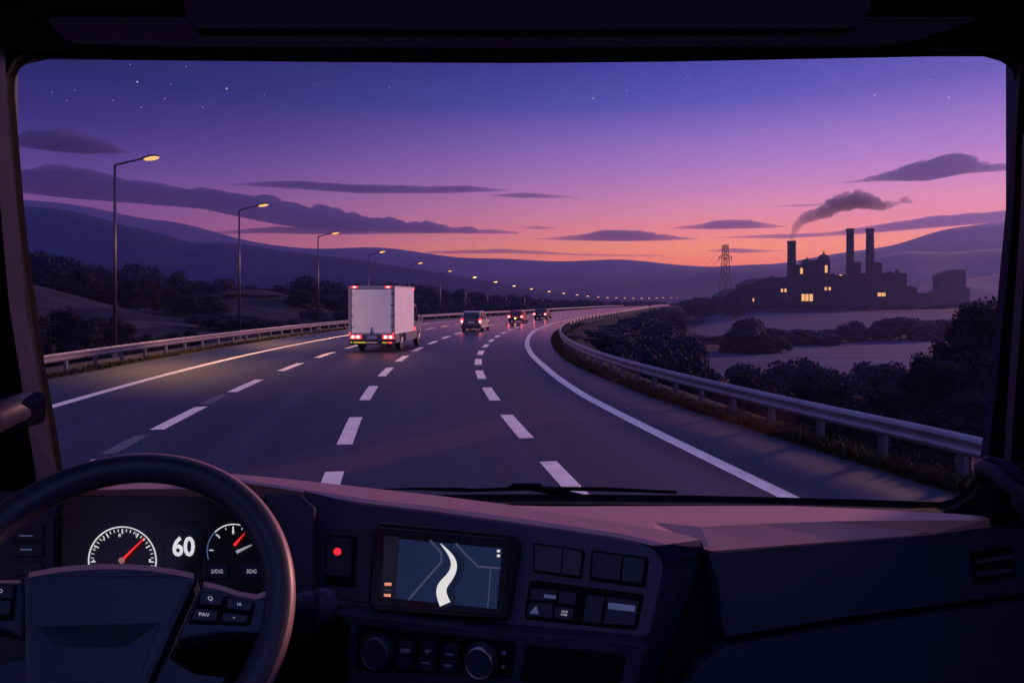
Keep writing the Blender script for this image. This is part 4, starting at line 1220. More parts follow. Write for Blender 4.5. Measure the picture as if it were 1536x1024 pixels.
# left stretch of the dashboard behind the wheel and the instrument hood
v = [];
hu = [(-40, 733), (20, 728), (45, 725), (100, 720), (200, 718), (270, 717), (330, 712)]
hl = [(-40, 741), (0, 735.5), (60, 738), (130, 734.5), (205, 733), (270, 733), (352, 736)]
for (a, b), (c, d) in zip(hu, hl):
    p, q = onz(a, b, ZT - .02), onz(c, d, ZT - .028)
    v += [p, q, q + Vector((0, .01, -.035)), p + Vector((0, 0, -.08))]
f = []
for i in range(len(hu) - 1):
    for j in range(4): f.append((i * 4 + j, i * 4 + (j + 1) % 4, (i + 1) * 4 + (j + 1) % 4, (i + 1) * 4 + j))
f += [(0, 1, 2, 3), tuple(4 * (len(hu) - 1) + j for j in range(4))]
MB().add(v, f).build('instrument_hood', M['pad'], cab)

# right top: flat rear shelf and the sloping front facet
ZR = 2.2915
a = [(740, 757), (830, 759), (981, 758.6), (1045, 758.5), (1190, 758.5), (1320, 764), (1437, 770.5), (1500, 776)]
b = [(740, 757.5), (830, 766), (981, 783), (1051, 789.5), (1140, 785), (1240, 781.6), (1360, 780), (1478, 779.5)]
c = [(740, 758), (830, 772), (981, 797), (1066, 826), (1160, 818.5), (1265, 810.6), (1400, 800), (1524, 789)]
v = []
for p, q, r in zip(a, b, c):
    dz = .018 if r[0] > 1000 else .0
    A, B = onz(*p, ZR), onz(*q, ZR); R_ = onz(*r, ZR - dz)
    v += [A, B, R_, R_ + Vector((0, .02, -.05 if r[0] > 1100 else -.008)), A + Vector((0, 0, -.07 if r[0] > 1100 else -.02))]
f = []
for i in range(len(a) - 1):
    for j in range(5): f.append((i * 5 + j, i * 5 + (j + 1) % 5, (i + 1) * 5 + (j + 1) % 5, (i + 1) * 5 + j))
f += [(0, 1, 2, 3, 4), tuple(5 * (len(a) - 1) + j for j in range(5))]
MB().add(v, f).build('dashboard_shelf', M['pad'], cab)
MB().box((-1.2, 1.50, 2.12), (1.2, 1.60, 2.222)).build('demister_slot', M['black'], cab)

# ---- right panel with vent and glove box
RP = Plane((1068, 828, 1.185), (1524, 790, 1.305), (1089, 960, 1.155))
rp_ = plate('passenger_panel', RP, [(1060, 824, 0), (1266, 809, 0), (1560, 784, 0), (1560, 886, 2), (1265, 926, 0), (1092, 955, 5), (1085, 945, 6), (1078, 880, 0)], -.03, 0, M['navy'], cab, 1.2, 0)
plate('glove_box', RP, [(1092, 969, 6), (1265, 939, 0), (1560, 898, 2), (1560, 1080), (1010, 1080), (1050, 1000)], -.03, -.004, M['navy'], cab, 1.5, 0)
plate('panel_backing', RP, [(1040, 850), (1600, 812), (1600, 1100), (980, 1100)], -.06, -.032, M['black'], cab, 1, 0)
vent = plate('air_vent', RP, [(1453, 826), (1517, 818), (1524, 866), (1460, 876)], -.002, .003, M['black'], rp_, 1, 7)
mb = MB()
for v0 in (838, 857):
    q = [(1460, v0), (1514, v0 - 7), (1514, v0 - 3.5), (1460, v0 + 4)]
    A = [RP.pt(*k, .002) for k in q]; B = [RP.pt(k[0], k[1] + (2 if i > 1 else 0), .010) for i, k in enumerate(q)]
    mb.add(A + B, [(0, 1, 2, 3), (7, 6, 5, 4), (0, 4, 5, 1), (1, 5, 6, 2), (2, 6, 7, 3), (3, 7, 4, 0)])
mb.build('slat', M['keylite'], vent)

# ---- centre console face
FP = Plane((534, 768, 1.375), (963, 830, 1.165), (534, 930, 1.265))
con = plate('centre_console', FP, [(455, 735, 0), (534, 754, 0), (635, 766, 0), (770, 784, 0), (900, 802, 0), (963, 815, 8), (990, 826, 12), (996, 850, 6), (975, 952, 8), (955, 956, 0), (760, 937, 0), (640, 926, 0), (525, 912, 0), (478, 900, 0)], -.05, 0, M['panel'], cab, 1.5, 0)
# side cheek of the console
v = [FP.pt(985, 819, -.004), FP.pt(998, 846, -.004), FP.pt(972, 958, -.004), FP.pt(935, 1060, -.004), P(1000, 1060, 1.22), P(1046, 958, 1.25), P(1057, 880, 1.24), P(1059, 826, 1.22), P(1051, 810, 1.195)]
MB().add(v, [(0, 1, 7, 8), (1, 2, 5, 6, 7), (2, 3, 4, 5)]).build('console_cheek', M['navy'], cab)
v = [P(985, 819, 1.147), P(1051, 809.5, 1.189), P(1058, 828, 1.186), P(998, 843, 1.146)]
MB().add(v + [p + Vector((0, .02, -.004)) for p in v], [(0, 1, 2, 3), (7, 6, 5, 4), (0, 4, 5, 1), (1, 5, 6, 2), (2, 6, 7, 3), (3, 7, 4, 0)]).build('console_corner', M['trim'], cab)
# red-dot push switch
plate('switch_surround', FP, [(474, 789), (560, 795), (556, 905), (480, 893)], 0, .003, M['plastic'], con, 1, 3)
sw = plate('switch', FP, [(489, 802), (537, 804), (535, 881), (490, 877)], .003, .007, M['black'], con, 1.2, 6)
plate('rocker', FP, [(493, 807), (532, 809), (530, 867), (493, 864)], .007, .013, M['key'], sw, 1.2, 4)
c0 = [(511.5 + 5.6 * math.cos(t), 829 + 5.6 * math.sin(t)) for t in np.linspace(0, 2 * math.pi, 18, endpoint=False)]
plate('indicator_light', FP, c0, .013, .0145, M['led'], sw, .4, 0)

# navigation screen
scr = plate('touchscreen', FP, [(572, 785, 14), (776, 806, 14), (784, 816, 8), (766, 932, 12), (570, 918, 14), (562, 905, 10)], 0, .022, M['gloss'], cab, 2.5, 6)
plate('bezel', FP, [(575, 794), (771, 812), (758, 926), (569, 911)], .022, .024, mat('screen_bezel', (.012, .014, .028), .3), scr, 1, 3)
hS = .0245
SC = lambda x, y: (560 + x * 230 / 1472, 780 + y * 160 / 1024)        # survey of the screen contents


def flat(name, pts, h, m, parent=scr):
    k = len(pts)
    return MB().add([FP.pt(*SC(*p), h) for p in pts] + [FP.pt(*SC(*p), h - .0004) for p in pts], [tuple(range(k)), tuple(range(2 * k - 1, k - 1, -1))] + [(i, (i + 1) % k, k + (i + 1) % k, k + i) for i in range(k)]).build(name, m, parent)


def way(pts, w):
    if hasattr(w, '__len__'):
        tt = np.linspace(0, len(pts) - 1, 41); ix = np.arange(len(pts))
        kk = np.array([.25, .5, .25]); sm_1 = lambda q: np.convolve(np.pad(np.convolve(np.pad(np.interp(tt, ix, q), 1, mode='reflect', reflect_type='odd'), kk, 'valid'), 3, mode='reflect', reflect_type='odd'), np.ones(7) / 7, 'valid')
        pts = list(zip(sm_1([p[0] for p in pts]), sm_1([p[1] for p in pts]))); w = list(sm_1(w))
    L, R_ = [], []
    for i, p in enumerate(pts):
        a = Vector(pts[max(0, i - 1)]); b = Vector(pts[min(len(pts) - 1, i + 1)]); d = (b - a).normalized(); n = Vector((-d.y, d.x))
        ww = w[i] if hasattr(w, '__len__') else w
        L.append(tuple(Vector(p) + n * ww / 2)); R_.append(tuple(Vector(p) - n * ww / 2))
    return L + R_[::-1]


flat('map', [(305, 205), (1280, 298), (1228, 870), (272, 770)], hS, M['scr'])
flat('side_bar', [(160, 172), (304, 188), (271, 771), (140, 760)], hS, M['scrdark'])
rt = [(700, 252), (752, 308), (800, 365), (826, 420), (830, 470), (812, 530), (770, 590), (720, 640), (704, 690), (712, 750), (745, 824)]
rw = [6, 22, 40, 52, 58, 66, 76, 90, 94, 98, 108]
flat('route_border', way([(x + 62, y + 8) for x, y in rt], [q * 1.25 for q in rw]), hS + .0005, M['scrshade'])
for pts, w in (([(598, 218), (700, 335), (710, 420), (590, 555), (395, 782)], 20), ([(840, 246), (940, 358), (1055, 468), (1264, 485)], 18), ([(1176, 480), (1160, 680), (1146, 860)], 9)):
    flat('street', way(pts, w), hS + .0006, M['scrroad'])
flat('route', way(rt, rw), hS + .0012, M['scrroute'])
for q in ([(170, 620), (234, 620), (234, 648), (170, 648)], [(164, 726), (228, 728), (228, 754), (164, 750)]):
    flat('icon', q, hS + .0008, M['scrorange'])
flat('icon', [(162, 684), (230, 690), (230, 697), (162, 691)], hS + .0008, M['scrroad'])
for y in (309, 354):
    flat('icon', [(1235, y), (1260, y + 2), (1262, y + 24), (1232, y + 24)], hS + .0008, M['scrroute'])

# key blocks right of the screen
k1 = plate('storage_flap', FP, [(801, 814), (878, 825), (873, 868), (800, 858)], 0, .004, M['black'], con, 1, 4)
plate('flap_door', FP, [(803.5, 817.5), (846, 823), (843, 861), (803, 855.5)], .004, .008, M['keylite'], k1, .8, 2)
plate('flap_door', FP, [(847, 823.2), (875, 828), (871, 865), (844, 861.2)], .004, .008, M['keylite'], k1, .8, 2)
k2 = plate('storage_flap', FP, [(888, 825), (974, 836), (968, 881), (884, 870)], 0, .004, M['black'], con, 1, 5)
plate('flap_door', FP, [(891, 828.5), (935, 834), (931, 872), (888, 866)], .004, .008, M['key'], k2, .8, 2)
plate('flap_door', FP, [(937, 834.4), (969.5, 839), (964, 876), (933, 872.3)], .004, .008, M['key'], k2, .8, 3)
k3 = plate('switch_block', FP, [(795, 869), (967, 891), (955, 945), (786, 928)], 0, .003, M['black'], con, 1, 7)
for pts, mm in (([(798, 881), (838, 886), (836, 902), (796, 901)], 'key'), ([(840, 886), (868, 890), (864, 909), (839, 906)], 'key'), ([(796, 903), (832, 905), (830, 928), (791, 924)], 'plastic'), ([(834, 909), (863, 912), (860, 931), (832, 928)], 'plastic'),
                ([(881, 891), (909, 895), (903, 936), (875, 933)], 'key'), ([(912, 895), (960, 902), (952, 939), (906, 936)], 'plastic')):
    plate('button', FP, pts, .003, .008, M[mm], k3, 1, 2)
plate('button_symbol', FP, [(818, 891.5), (836, 894), (835.5, 899), (817.5, 896.5)], .008, .0085, M['keydim'], k3, .2, 0)
plate('button_symbol', FP, [(914, 904), (954.5, 909), (953, 918), (914, 913.5)], .008, .0085, M['keydim'], k3, .3, 1)
plate('button_symbol', FP, [(797, 920), (805, 909.5), (807.5, 910), (810, 921.5)], .008, .0085, M['keydim'], k3, .2, 1)
lettering('button_symbol', 'GNP', FP, 849, 918, 5, .0088, M['keyglow'], k3, .12, .01)
lettering('button_symbol', 'AIME', FP, 848, 922.5, 4.5, .0088, M['keyglow'], k3, .12, .01)

# ---- lower console with knobs
LP = Plane((530, 935, 1.225), (960, 972, 1.07), (530, 1024, 1.215))
low = plate('lower_console', LP, [(500, 917, 4), (520, 921), (760, 948), (950, 964), (972, 972, 6), (966, 990), (930, 1080), (520, 1080), (523, 940)], -.05, 0, M['plastic'], cab, 1.5, 0)
plate('control_panel', LP, [(539, 936), (775, 962), (768, 1016), (534, 1003)], 0, .003, M['gloss'], low, 1, 4)
plate('pocket', LP, [(790, 966), (940, 981), (926, 1040), (780, 1022)], 0, .002, M['black'], low, 1, 7)
for u, v, r, mm in ((568.5, 975, 21, 'mark'), (723, 989, 21.5, 'chrome')):
    cc = LP.pt(u, v, 0); R_ = (LP.pt(u + r, v, 0) - cc).length
    n = LP.n
    kn = MB().bar(cc, cc + n * .016, R_ * .94, 28, R_ * .90).bar(cc, cc + n * .003, R_ * 1.16, 28).build('knob', M['navy'], low)
    vv, ff = [], []; e = n.orthogonal().normalized(); g = n.cross(e)
    for i in range(32):
        t = 2 * math.pi * i / 32; d = math.cos(t) * e + math.sin(t) * g
        vv += [cc + d * R_ * .99 + n * .004, cc + d * R_ * .97 + n * .0165, cc + d * R_ * .88 + n * .0185, cc + d * R_ * .86 + n * .0162]
    for i in range(32):
        for j in range(3): ff.append((i * 4 + j, ((i + 1) % 32) * 4 + j, ((i + 1) % 32) * 4 + j + 1, i * 4 + j + 1))
    MB().add(vv, ff).build('knob_ring', M['chrome'] if mm == 'chrome' else mat('dull_metal_ring', (.16, .16, .24), .4, metal=.8), kn, smooth=True)
T = lambda x, y: (530 + x * 260 / 1536, 930 + y * 94 / 555)
for (x0, y0, x1, y1) in ((418, 160, 558, 282), (404, 292, 545, 412), (612, 176, 755, 298), (597, 308, 738, 428), (808, 196, 950, 316), (792, 326, 935, 446)):
    (a0, b0), (a1, b1) = T(x0, y0), T(x1, y1)
    plate('button', LP, [(a0, b0), (a1, b0 + 1.6), (a1 - 1, b1 + 1.2), (a0 - 1, b1)], .003, .008, M['key'], low, 1, 1.5)
for (x0, y0, x1, y1, mm) in ((437, 228, 518, 265, 'mark'), (652, 238, 712, 254, 'mark'), (660, 252, 686, 276, 'mark'), (840, 270, 905, 290, 'mark'), (626, 348, 690, 366, 'mark'), (822, 368, 888, 390, 'mark')):
    (a0, b0), (a1, b1) = T(x0, y0), T(x1, y1)
    plate('button_symbol', LP, rect(a0, b0, a1, b1, .06), .008, .0086, M[mm], low, .15, 0)
for x, y, r in ((1342, 278, 3.2), (1338, 402, 2.4)):
    a0, b0 = T(x, y); plate('pilot_light', LP, [(a0 + r * math.cos(t), b0 + r * math.sin(t)) for t in np.linspace(0, 6.28, 13)[:-1]], .003, .005, M['mark'], low, .3, 0)

# ---- black well behind the wheel, instrument cluster
IP = Plane((100, 760, 1.36), (400, 760, 1.36), (250, 880, 1.30))
ic = plate('instrument_cluster', IP, [(92, 742), (400, 745), (470, 775), (478, 960), (60, 960), (20, 900), (88, 775)], -.02, 0, M['gloss'], cab, 2, 6)
plate('cluster_shroud', IP, [(-80, 736), (92, 738), (86, 775), (86, 1100), (-80, 1100)], -.04, .01, M['navy'], cab, 2, 3)
plate('knee_panel', IP, [(-80, 940), (540, 930), (540, 1120), (-80, 1120)], -.06, -.021, M['black'], cab, 2, 3)
plate('column_side', IP, [(398, 742), (450, 741), (474, 762), (470, 900), (430, 920), (428, 800)], .0, .012, M['navy'], cab, 2, 3)


def arc(uc, vc, r, a0, a1, w, n=40):
    o_, i_ = [], []
    for t in np.linspace(math.radians(a0), math.radians(a1), n):
        o_.append((uc + (r + w / 2) * math.cos(t), vc - (r + w / 2) * math.sin(t))); i_.append((uc + (r - w / 2) * math.cos(t), vc - (r - w / 2) * math.sin(t)))
    v = [IP.pt(*p, .003) for p in o_] + [IP.pt(*p, .003) for p in i_]
    v += [IP.pt(*p, .002) for p in o_] + [IP.pt(*p, .002) for p in i_]
    f = []
    for i in range(n - 1):
        f += [(i, i + 1, n + i + 1, n + i), (2 * n + i, 3 * n + i, 3 * n + i + 1, 2 * n + i + 1), (i, 2 * n + i, 2 * n + i + 1, i + 1), (n + i, n + i + 1, 3 * n + i + 1, 3 * n + i)]
    return v, f


def dial(uc, vc, r, a0, a1, ticks, ring_m, w=1.7):
    g = MB(); g.add(*arc(uc, vc, r, a0, a1, w)); d = g.build('gauge', ring_m, ic)
    tk = MB()
    for a, l, tw in ticks:
        t = math.radians(a); c_, s_ = math.cos(t), math.sin(t)
        ro, ri = r - 3.2, r - 3.2 - l
        q = [(uc + ro * c_ - tw * s_, vc - ro * s_ - tw * c_), (uc + ro * c_ + tw * s_, vc - ro * s_ + tw * c_), (uc + ri * c_ + tw * s_, vc - ri * s_ + tw * c_), (uc + ri * c_ - tw * s_, vc - ri * s_ - tw * c_)]
        tk.add([IP.pt(*p, .003) for p in q] + [IP.pt(*p, .0022) for p in q], [(0, 1, 2, 3), (7, 6, 5, 4), (0, 4, 5, 1), (1, 5, 6, 2), (2, 6, 7, 3), (3, 7, 4, 0)])
    tk.build('scale_mark', M['dialwhite'], ic)
    return d


def needle(p, q, w0, w1, m):
    p, q = Vector(p), Vector(q); d = (q - p).normalized(); n = Vector((-d.y, d.x))
    pts = [tuple(p + n * w0), tuple(p - n * w0), tuple(q - n * w1), tuple(q + n * w1)]
    v = [IP.pt(*k, .006) for k in pts] + [IP.pt(*k, .0045) for k in pts]
    MB().add(v, [(0, 1, 2, 3), (7, 6, 5, 4), (0, 4, 5, 1), (1, 5, 6, 2), (2, 6, 7, 3), (3, 7, 4, 0)]).build('needle', m, ic)


tl = []
for i in range(27):
    a = 190 - i * (200 / 26); big_ = i % 4 == 1
    tl.append((a, 7 if big_ else 4, .8 if big_ else .5))
dial(184.5, 840.5, 50.5, -18, 202, tl, M['dialwhite'])
needle((186, 839), (218, 807), 1.9, .7, M['needle'])
plate('needle_cap', IP, [(184.8 + 4.6 * math.cos(t), 840.5 + 4.6 * math.sin(t)) for t in np.linspace(0, 6.28, 17)[:-1]], .005, .008, M['hubpink'], ic, .4, 0)
for tx, u, v, s in (('4', 157, 809, 6), ('8', 180.5, 803, 7), ('2', 143.5, 821, 5), ('0', 141.5, 841, 6), ('8', 226, 840.5, 7), ('7', 205, 801, 5)):
    lettering('dial_figure', tx, IP, u, v, s, .003, M['dialwhite'], ic, 0, .012, 1.1)
plate('display', IP, rect(247, 783, 308, 872), .0005, .0015, mat('display_glass', (.006, .007, .014), .2), ic, 1, 8)
lettering('speed_readout', '60', IP, 276.5, 821, 39.5, .004, M['dialwhite'], ic, 0, .028, .86)
dial(351.5, 826, 40, 62, 135, [(137, 8, .7), (92, 9, .8), (70, 3, .4), (110, 3, .4)], M['dialwhite'], 1.5)
dial(351.5, 826, 40, 135, 198, [(178, 6, .7)], M['dialblue'], 1.3)
needle((352.5, 818), (368.5, 799.5), 2.1, .5, M['needle']); needle((356, 828), (379, 817), 2.4, .7, M['keyglow'])
lettering('dial_figure', 'E', IP, 350.5, 798.5, 6.5, .003, M['dialwhite'], ic, 0, .02, 1.1)
lettering('dial_figure', 'k', IP, 329, 803, 6, .003, M['keyglow'], ic)
for u0, v0, u1, v1, tx in ((311, 845, 344, 868, '2/DG'), (361, 845, 397, 868, '3DG')):
    b_ = plate('button', IP, rect(u0, v0, u1, v1), .001, .006, M['navy'], ic, 1.2, 3)
    lettering('button_symbol', tx, IP, (u0 + u1) / 2, (v0 + v1) / 2 + .5, 8, .0066, M['keyglow'], ic, 0, .01)
# small key pad left of the dials
kp = plate('key_pad', IP, [(26, 777), (88, 774), (86, 872), (22, 872)], .01, .016, M['plastic'], cab, 1.2, 3)
for v0, v1 in ((788, 812), (815, 836), (843, 864)):
    plate('button', IP, rect(30, v0, 74, v1), .016, .022, M['key'], kp, 1.2, 2.5)
plate('button_symbol', IP, rect(40, 804, 60, 806), .022, .0226, M['keydim'], kp, .1, 0)
plate('button_symbol', IP, rect(41.5, 824, 58.5, 826.5), .022, .0226, M['keydim'], kp, .1, 0)
plate('button_symbol', IP, [(46, 860), (48, 849), (50.5, 846.5), (53, 849), (55, 860)], .022, .0226, M['keylite'], kp, .1, 0)

# ---- steering wheel
WC = Vector((-.558, .977, H - .4415)); tilt, psi = .6807, .29998
ex = Vector((math.cos(psi), math.sin(psi), 0)); wn = Vector((math.sin(psi) * math.cos(tilt), -math.cos(psi) * math.cos(tilt), math.sin(tilt))).normalized()
ey = ex.cross(wn) * -1


class WPlane(Plane):
    def __init__(s): s.o = WC.copy(); s.n = wn.copy()


WP = WPlane()
Rm, rm_ = .2213, .0237
v, f = [], []; n1, n2 = 96, 16
for i in range(n1):
    t = 2 * math.pi * i / n1; d = math.cos(t) * ex + math.sin(t) * ey
    for j in range(n2):
        q = 2 * math.pi * j / n2
        v.append(WC + d * (Rm + rm_ * math.cos(q)) + wn * rm_ * .85 * math.sin(q))
for i in range(n1):
    for j in range(n2): f.append((i * n2 + j, ((i + 1) % n1) * n2 + j, ((i + 1) % n1) * n2 + (j + 1) % n2, i * n2 + (j + 1) % n2))
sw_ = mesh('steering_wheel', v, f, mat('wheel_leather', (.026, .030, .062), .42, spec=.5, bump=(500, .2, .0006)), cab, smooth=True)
sw_.data.materials.append(mat('wheel_lit_rim_band', (.34, .19, .21), .42, spec=.6, bump=(500, .2, .0006)))
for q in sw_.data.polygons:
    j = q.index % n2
    if j in (14, 15, 0, 1): q.material_index = 1  # mauve outer faces paint in the light along the rim
# hub pad: its lit top edge comes from a strip laid on below
hub = [(44, 867, 5), (89, 859), (125, 855), (160, 853), (195, 853.5), (231, 856), (265, 861), (298, 868, 6), (286, 893), (262, 945), (243, 990), (228, 1020, 10), (215, 1080), (60, 1080), (46, 1024), (44, 940)]
plate('hub', WP, hub, -.06, .022, mat('hub_plastic', (.024, .034, .080), .45, spec=.55, bump=(900, .12, .0005)), sw_, 6.5, 0)
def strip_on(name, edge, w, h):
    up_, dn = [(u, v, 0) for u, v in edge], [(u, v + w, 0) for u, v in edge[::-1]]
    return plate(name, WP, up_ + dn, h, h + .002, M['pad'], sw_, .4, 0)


strip_on('lit_edge_strip', [(50, 866), (89, 858.5), (125, 855), (160, 853), (195, 853.5), (231, 856), (265, 861), (293, 867)], 8.5, .0215)  # pale strips imitate the lit upper edges of hub and spokes
strip_on('lit_edge_strip', [(306, 875), (330, 880), (360, 890), (386, 894), (402, 888)], 8, .0095)
strip_on('lit_edge_strip', [(-60, 872.5), (0, 873.5), (35, 873.5)], 4.5, .0095)
plate('hub_emblem_panel', WP, [(62, 944), (92, 975), (192, 976), (244, 938), (222, 1000), (206, 1060), (66, 1060)], .022, .0232, M['navy'], sw_, 1, 4)
spR = plate('spoke', WP, [(306, 874, 5), (330, 879), (360, 889), (386, 893), (404, 886), (410, 900), (398, 948, 6), (384, 952), (330, 951), (292, 957), (266, 962, 4), (285, 920)], -.03, .010, M['navy'], sw_, 3, 0)
plate('spoke', WP, [(-60, 872), (0, 873), (36, 873, 3), (40, 900), (38, 962, 5), (20, 950), (0, 945), (-60, 942)], -.03, .010, M['navy'], sw_, 3, 0)
plate('key_recess', WP, [(303, 890), (384, 907), (376, 941), (283, 938)], .010, .012, M['black'], sw_, 1, 5)
for pts in ([(304, 893), (337, 897), (334, 914), (299, 911)], [(342, 901), (381, 909), (377, 922), (341, 917)], [(296, 917), (329, 920), (326, 937), (288, 935)], [(336, 923), (373, 927), (371, 939), (333, 937)]):
    plate('button', WP, pts, .012, .018, M['key'], sw_, 1, 3)
for tx, u, v_, s in (('Q', 317, 903, 8), ('LR', 360, 911.5, 5), ('PAV', 308, 927, 7.5), ('--', 352, 931, 6)):
    lettering('button_symbol', tx, WP, u, v_, s, .0186, M['keyglow'], sw_, .1, .012, 1.2)
plate('key_recess', WP, [(-40, 880), (29, 881), (24, 934), (-40, 930)], .010, .012, M['black'], sw_, 1, 5)
for pts in ([(-40, 882), (27, 884), (25, 903), (-40, 901)], [(-40, 904), (23, 906), (20, 928), (-40, 924)]):
    plate('button', WP, pts, .012, .018, M['key'], sw_, 1, 3)
lettering('button_symbol', 'O', WP, 7, 892.5, 8, .0186, M['keyglow'], sw_, 0, .01)
lettering('button_symbol', 'V', WP, 1, 914, 9, .0186, M['keyglow'], sw_, 0, .01)
MB().bar(WC + wn * -.03, WC - wn * .32 + Vector((0, .06, -.05)), .055, 16, .06).build('steering_column', M['black'], cab)
plate('lower_spoke', WP, [(250, 984), (292, 1010), (340, 1016), (300, 1090), (200, 1090)], -.02, .004, M['navy'], sw_, 2, 4)
plate('lower_spoke', WP, [(-30, 1010), (20, 990), (48, 985), (52, 1090), (-30, 1090)], -.02, .004, M['navy'], sw_, 2, 4)
# stalk
MB().tube([P(415, 905, 1.10), P(452, 907, 1.13), P(470, 908, 1.14)], [.018, .021, .022], 14, 1.0).build('stalk', M['navy'], cab, smooth=True)
MB().tube([P(470.5, 908, 1.14), P(474, 908, 1.142), P(488, 909, 1.15), P(498, 910, 1.156), P(501, 911, 1.158)], [.025, .028, .028, .022, .012], 16).build('stalk_knob', M['plastic'], cab, smooth=True)

# ---- grab handles
def handle(pts, rad, flat_=.8):
    h = MB().tube(pts, rad, 14, flat_, None).build('grab_handle', M['plastic'], cab, smooth=True)
    return h


gh = handle([P(1474, 722, 1.315), P(1470, 706, 1.29), P(1474, 699, 1.265), P(1484, 699, 1.24), P(1500, 705, 1.215), P(1518, 719, 1.19), P(1540, 742, 1.165), P(1562, 780, 1.15)], [.006, .010, .014, .018, .021, .023, .025, .026], 1.0)
MB().tube([P(1470, 702, 1.262), P(1474, 691, 1.245), P(1486, 688, 1.222), P(1502, 694, 1.197), P(1520, 706, 1.172), P(1542, 728, 1.147), P(1564, 764, 1.13)], [.003, .0045, .005, .0055, .006, .006, .006], 8).build('handle_lit_rim', M['trim'], gh, smooth=True)  # thin tube shaped to stand for the lit upper rim of the handle
MB().prism([(P(1466, 700, 1.33).x, 2.28), (P(1475, 690, 1.33).x, P(0, 690, 1.33).z), (1.25, P(0, 705, 1.33).z), (1.25, 2.28)], 1.29, 1.34, 'y').build('handle_bracket', M['black'], cab)
handle([P(-40, 640, 1.14), P(-10, 628, 1.17), P(20, 615, 1.20), P(38, 609, 1.23)], [.032, .031, .029, .028])
plate('handle_end', Plane((40, 600, 1.225), (50, 640, 1.235), (30, 600, 1.26)), [(33, 592), (44, 594), (49, 602), (49, 634), (42, 642), (35, 636)], -.02, .012, M['trim'], cab, 2, 4)

# ---- wiper outside the glass
wy = 1.78
mb = MB()
blade = [(563, 733.5, 1.5), (620, 732.6, 4), (701, 734.5, 7.5)]
b2 = [(701, 735, 6), (800, 732, 6.5), (912, 733.5, 7), (1015, 738, 5)]
for seg in (blade, b2):
    mb.tube([P(u, v, wy) for u, v, w in seg], [w / 2 / F * wy for u, v, w in seg], 8, .8)
wi = mb.build('wiper', M['black'], cab)
MB().add([P(u, v, wy - .02 * (i < 4)) for i, (u, v) in enumerate(((760, 731), (770, 724.5), (812, 724.5), (812, 731)) * 2)], [(0, 1, 2, 3), (7, 6, 5, 4), (0, 4, 5, 1), (1, 5, 6, 2), (2, 6, 7, 3), (3, 7, 4, 0)]).build('connector', M['trim'], wi)
MB().tube([P(785, 729, wy + .005), P(840, 738, wy - .02), P(900, 752, wy - .05), P(930, 775, wy - .06)], .009, 8).build('wiper_arm', M['black'], wi)
MB().box((-1.2, 1.64, 2.05), (1.2, 1.70, 2.195)).build('scuttle', M['black'], cab)

# ------------------------------------------------------------------ sky, sun, air, camera
SUN_AZ, SUN_EL = math.radians(50), math.radians(12.)


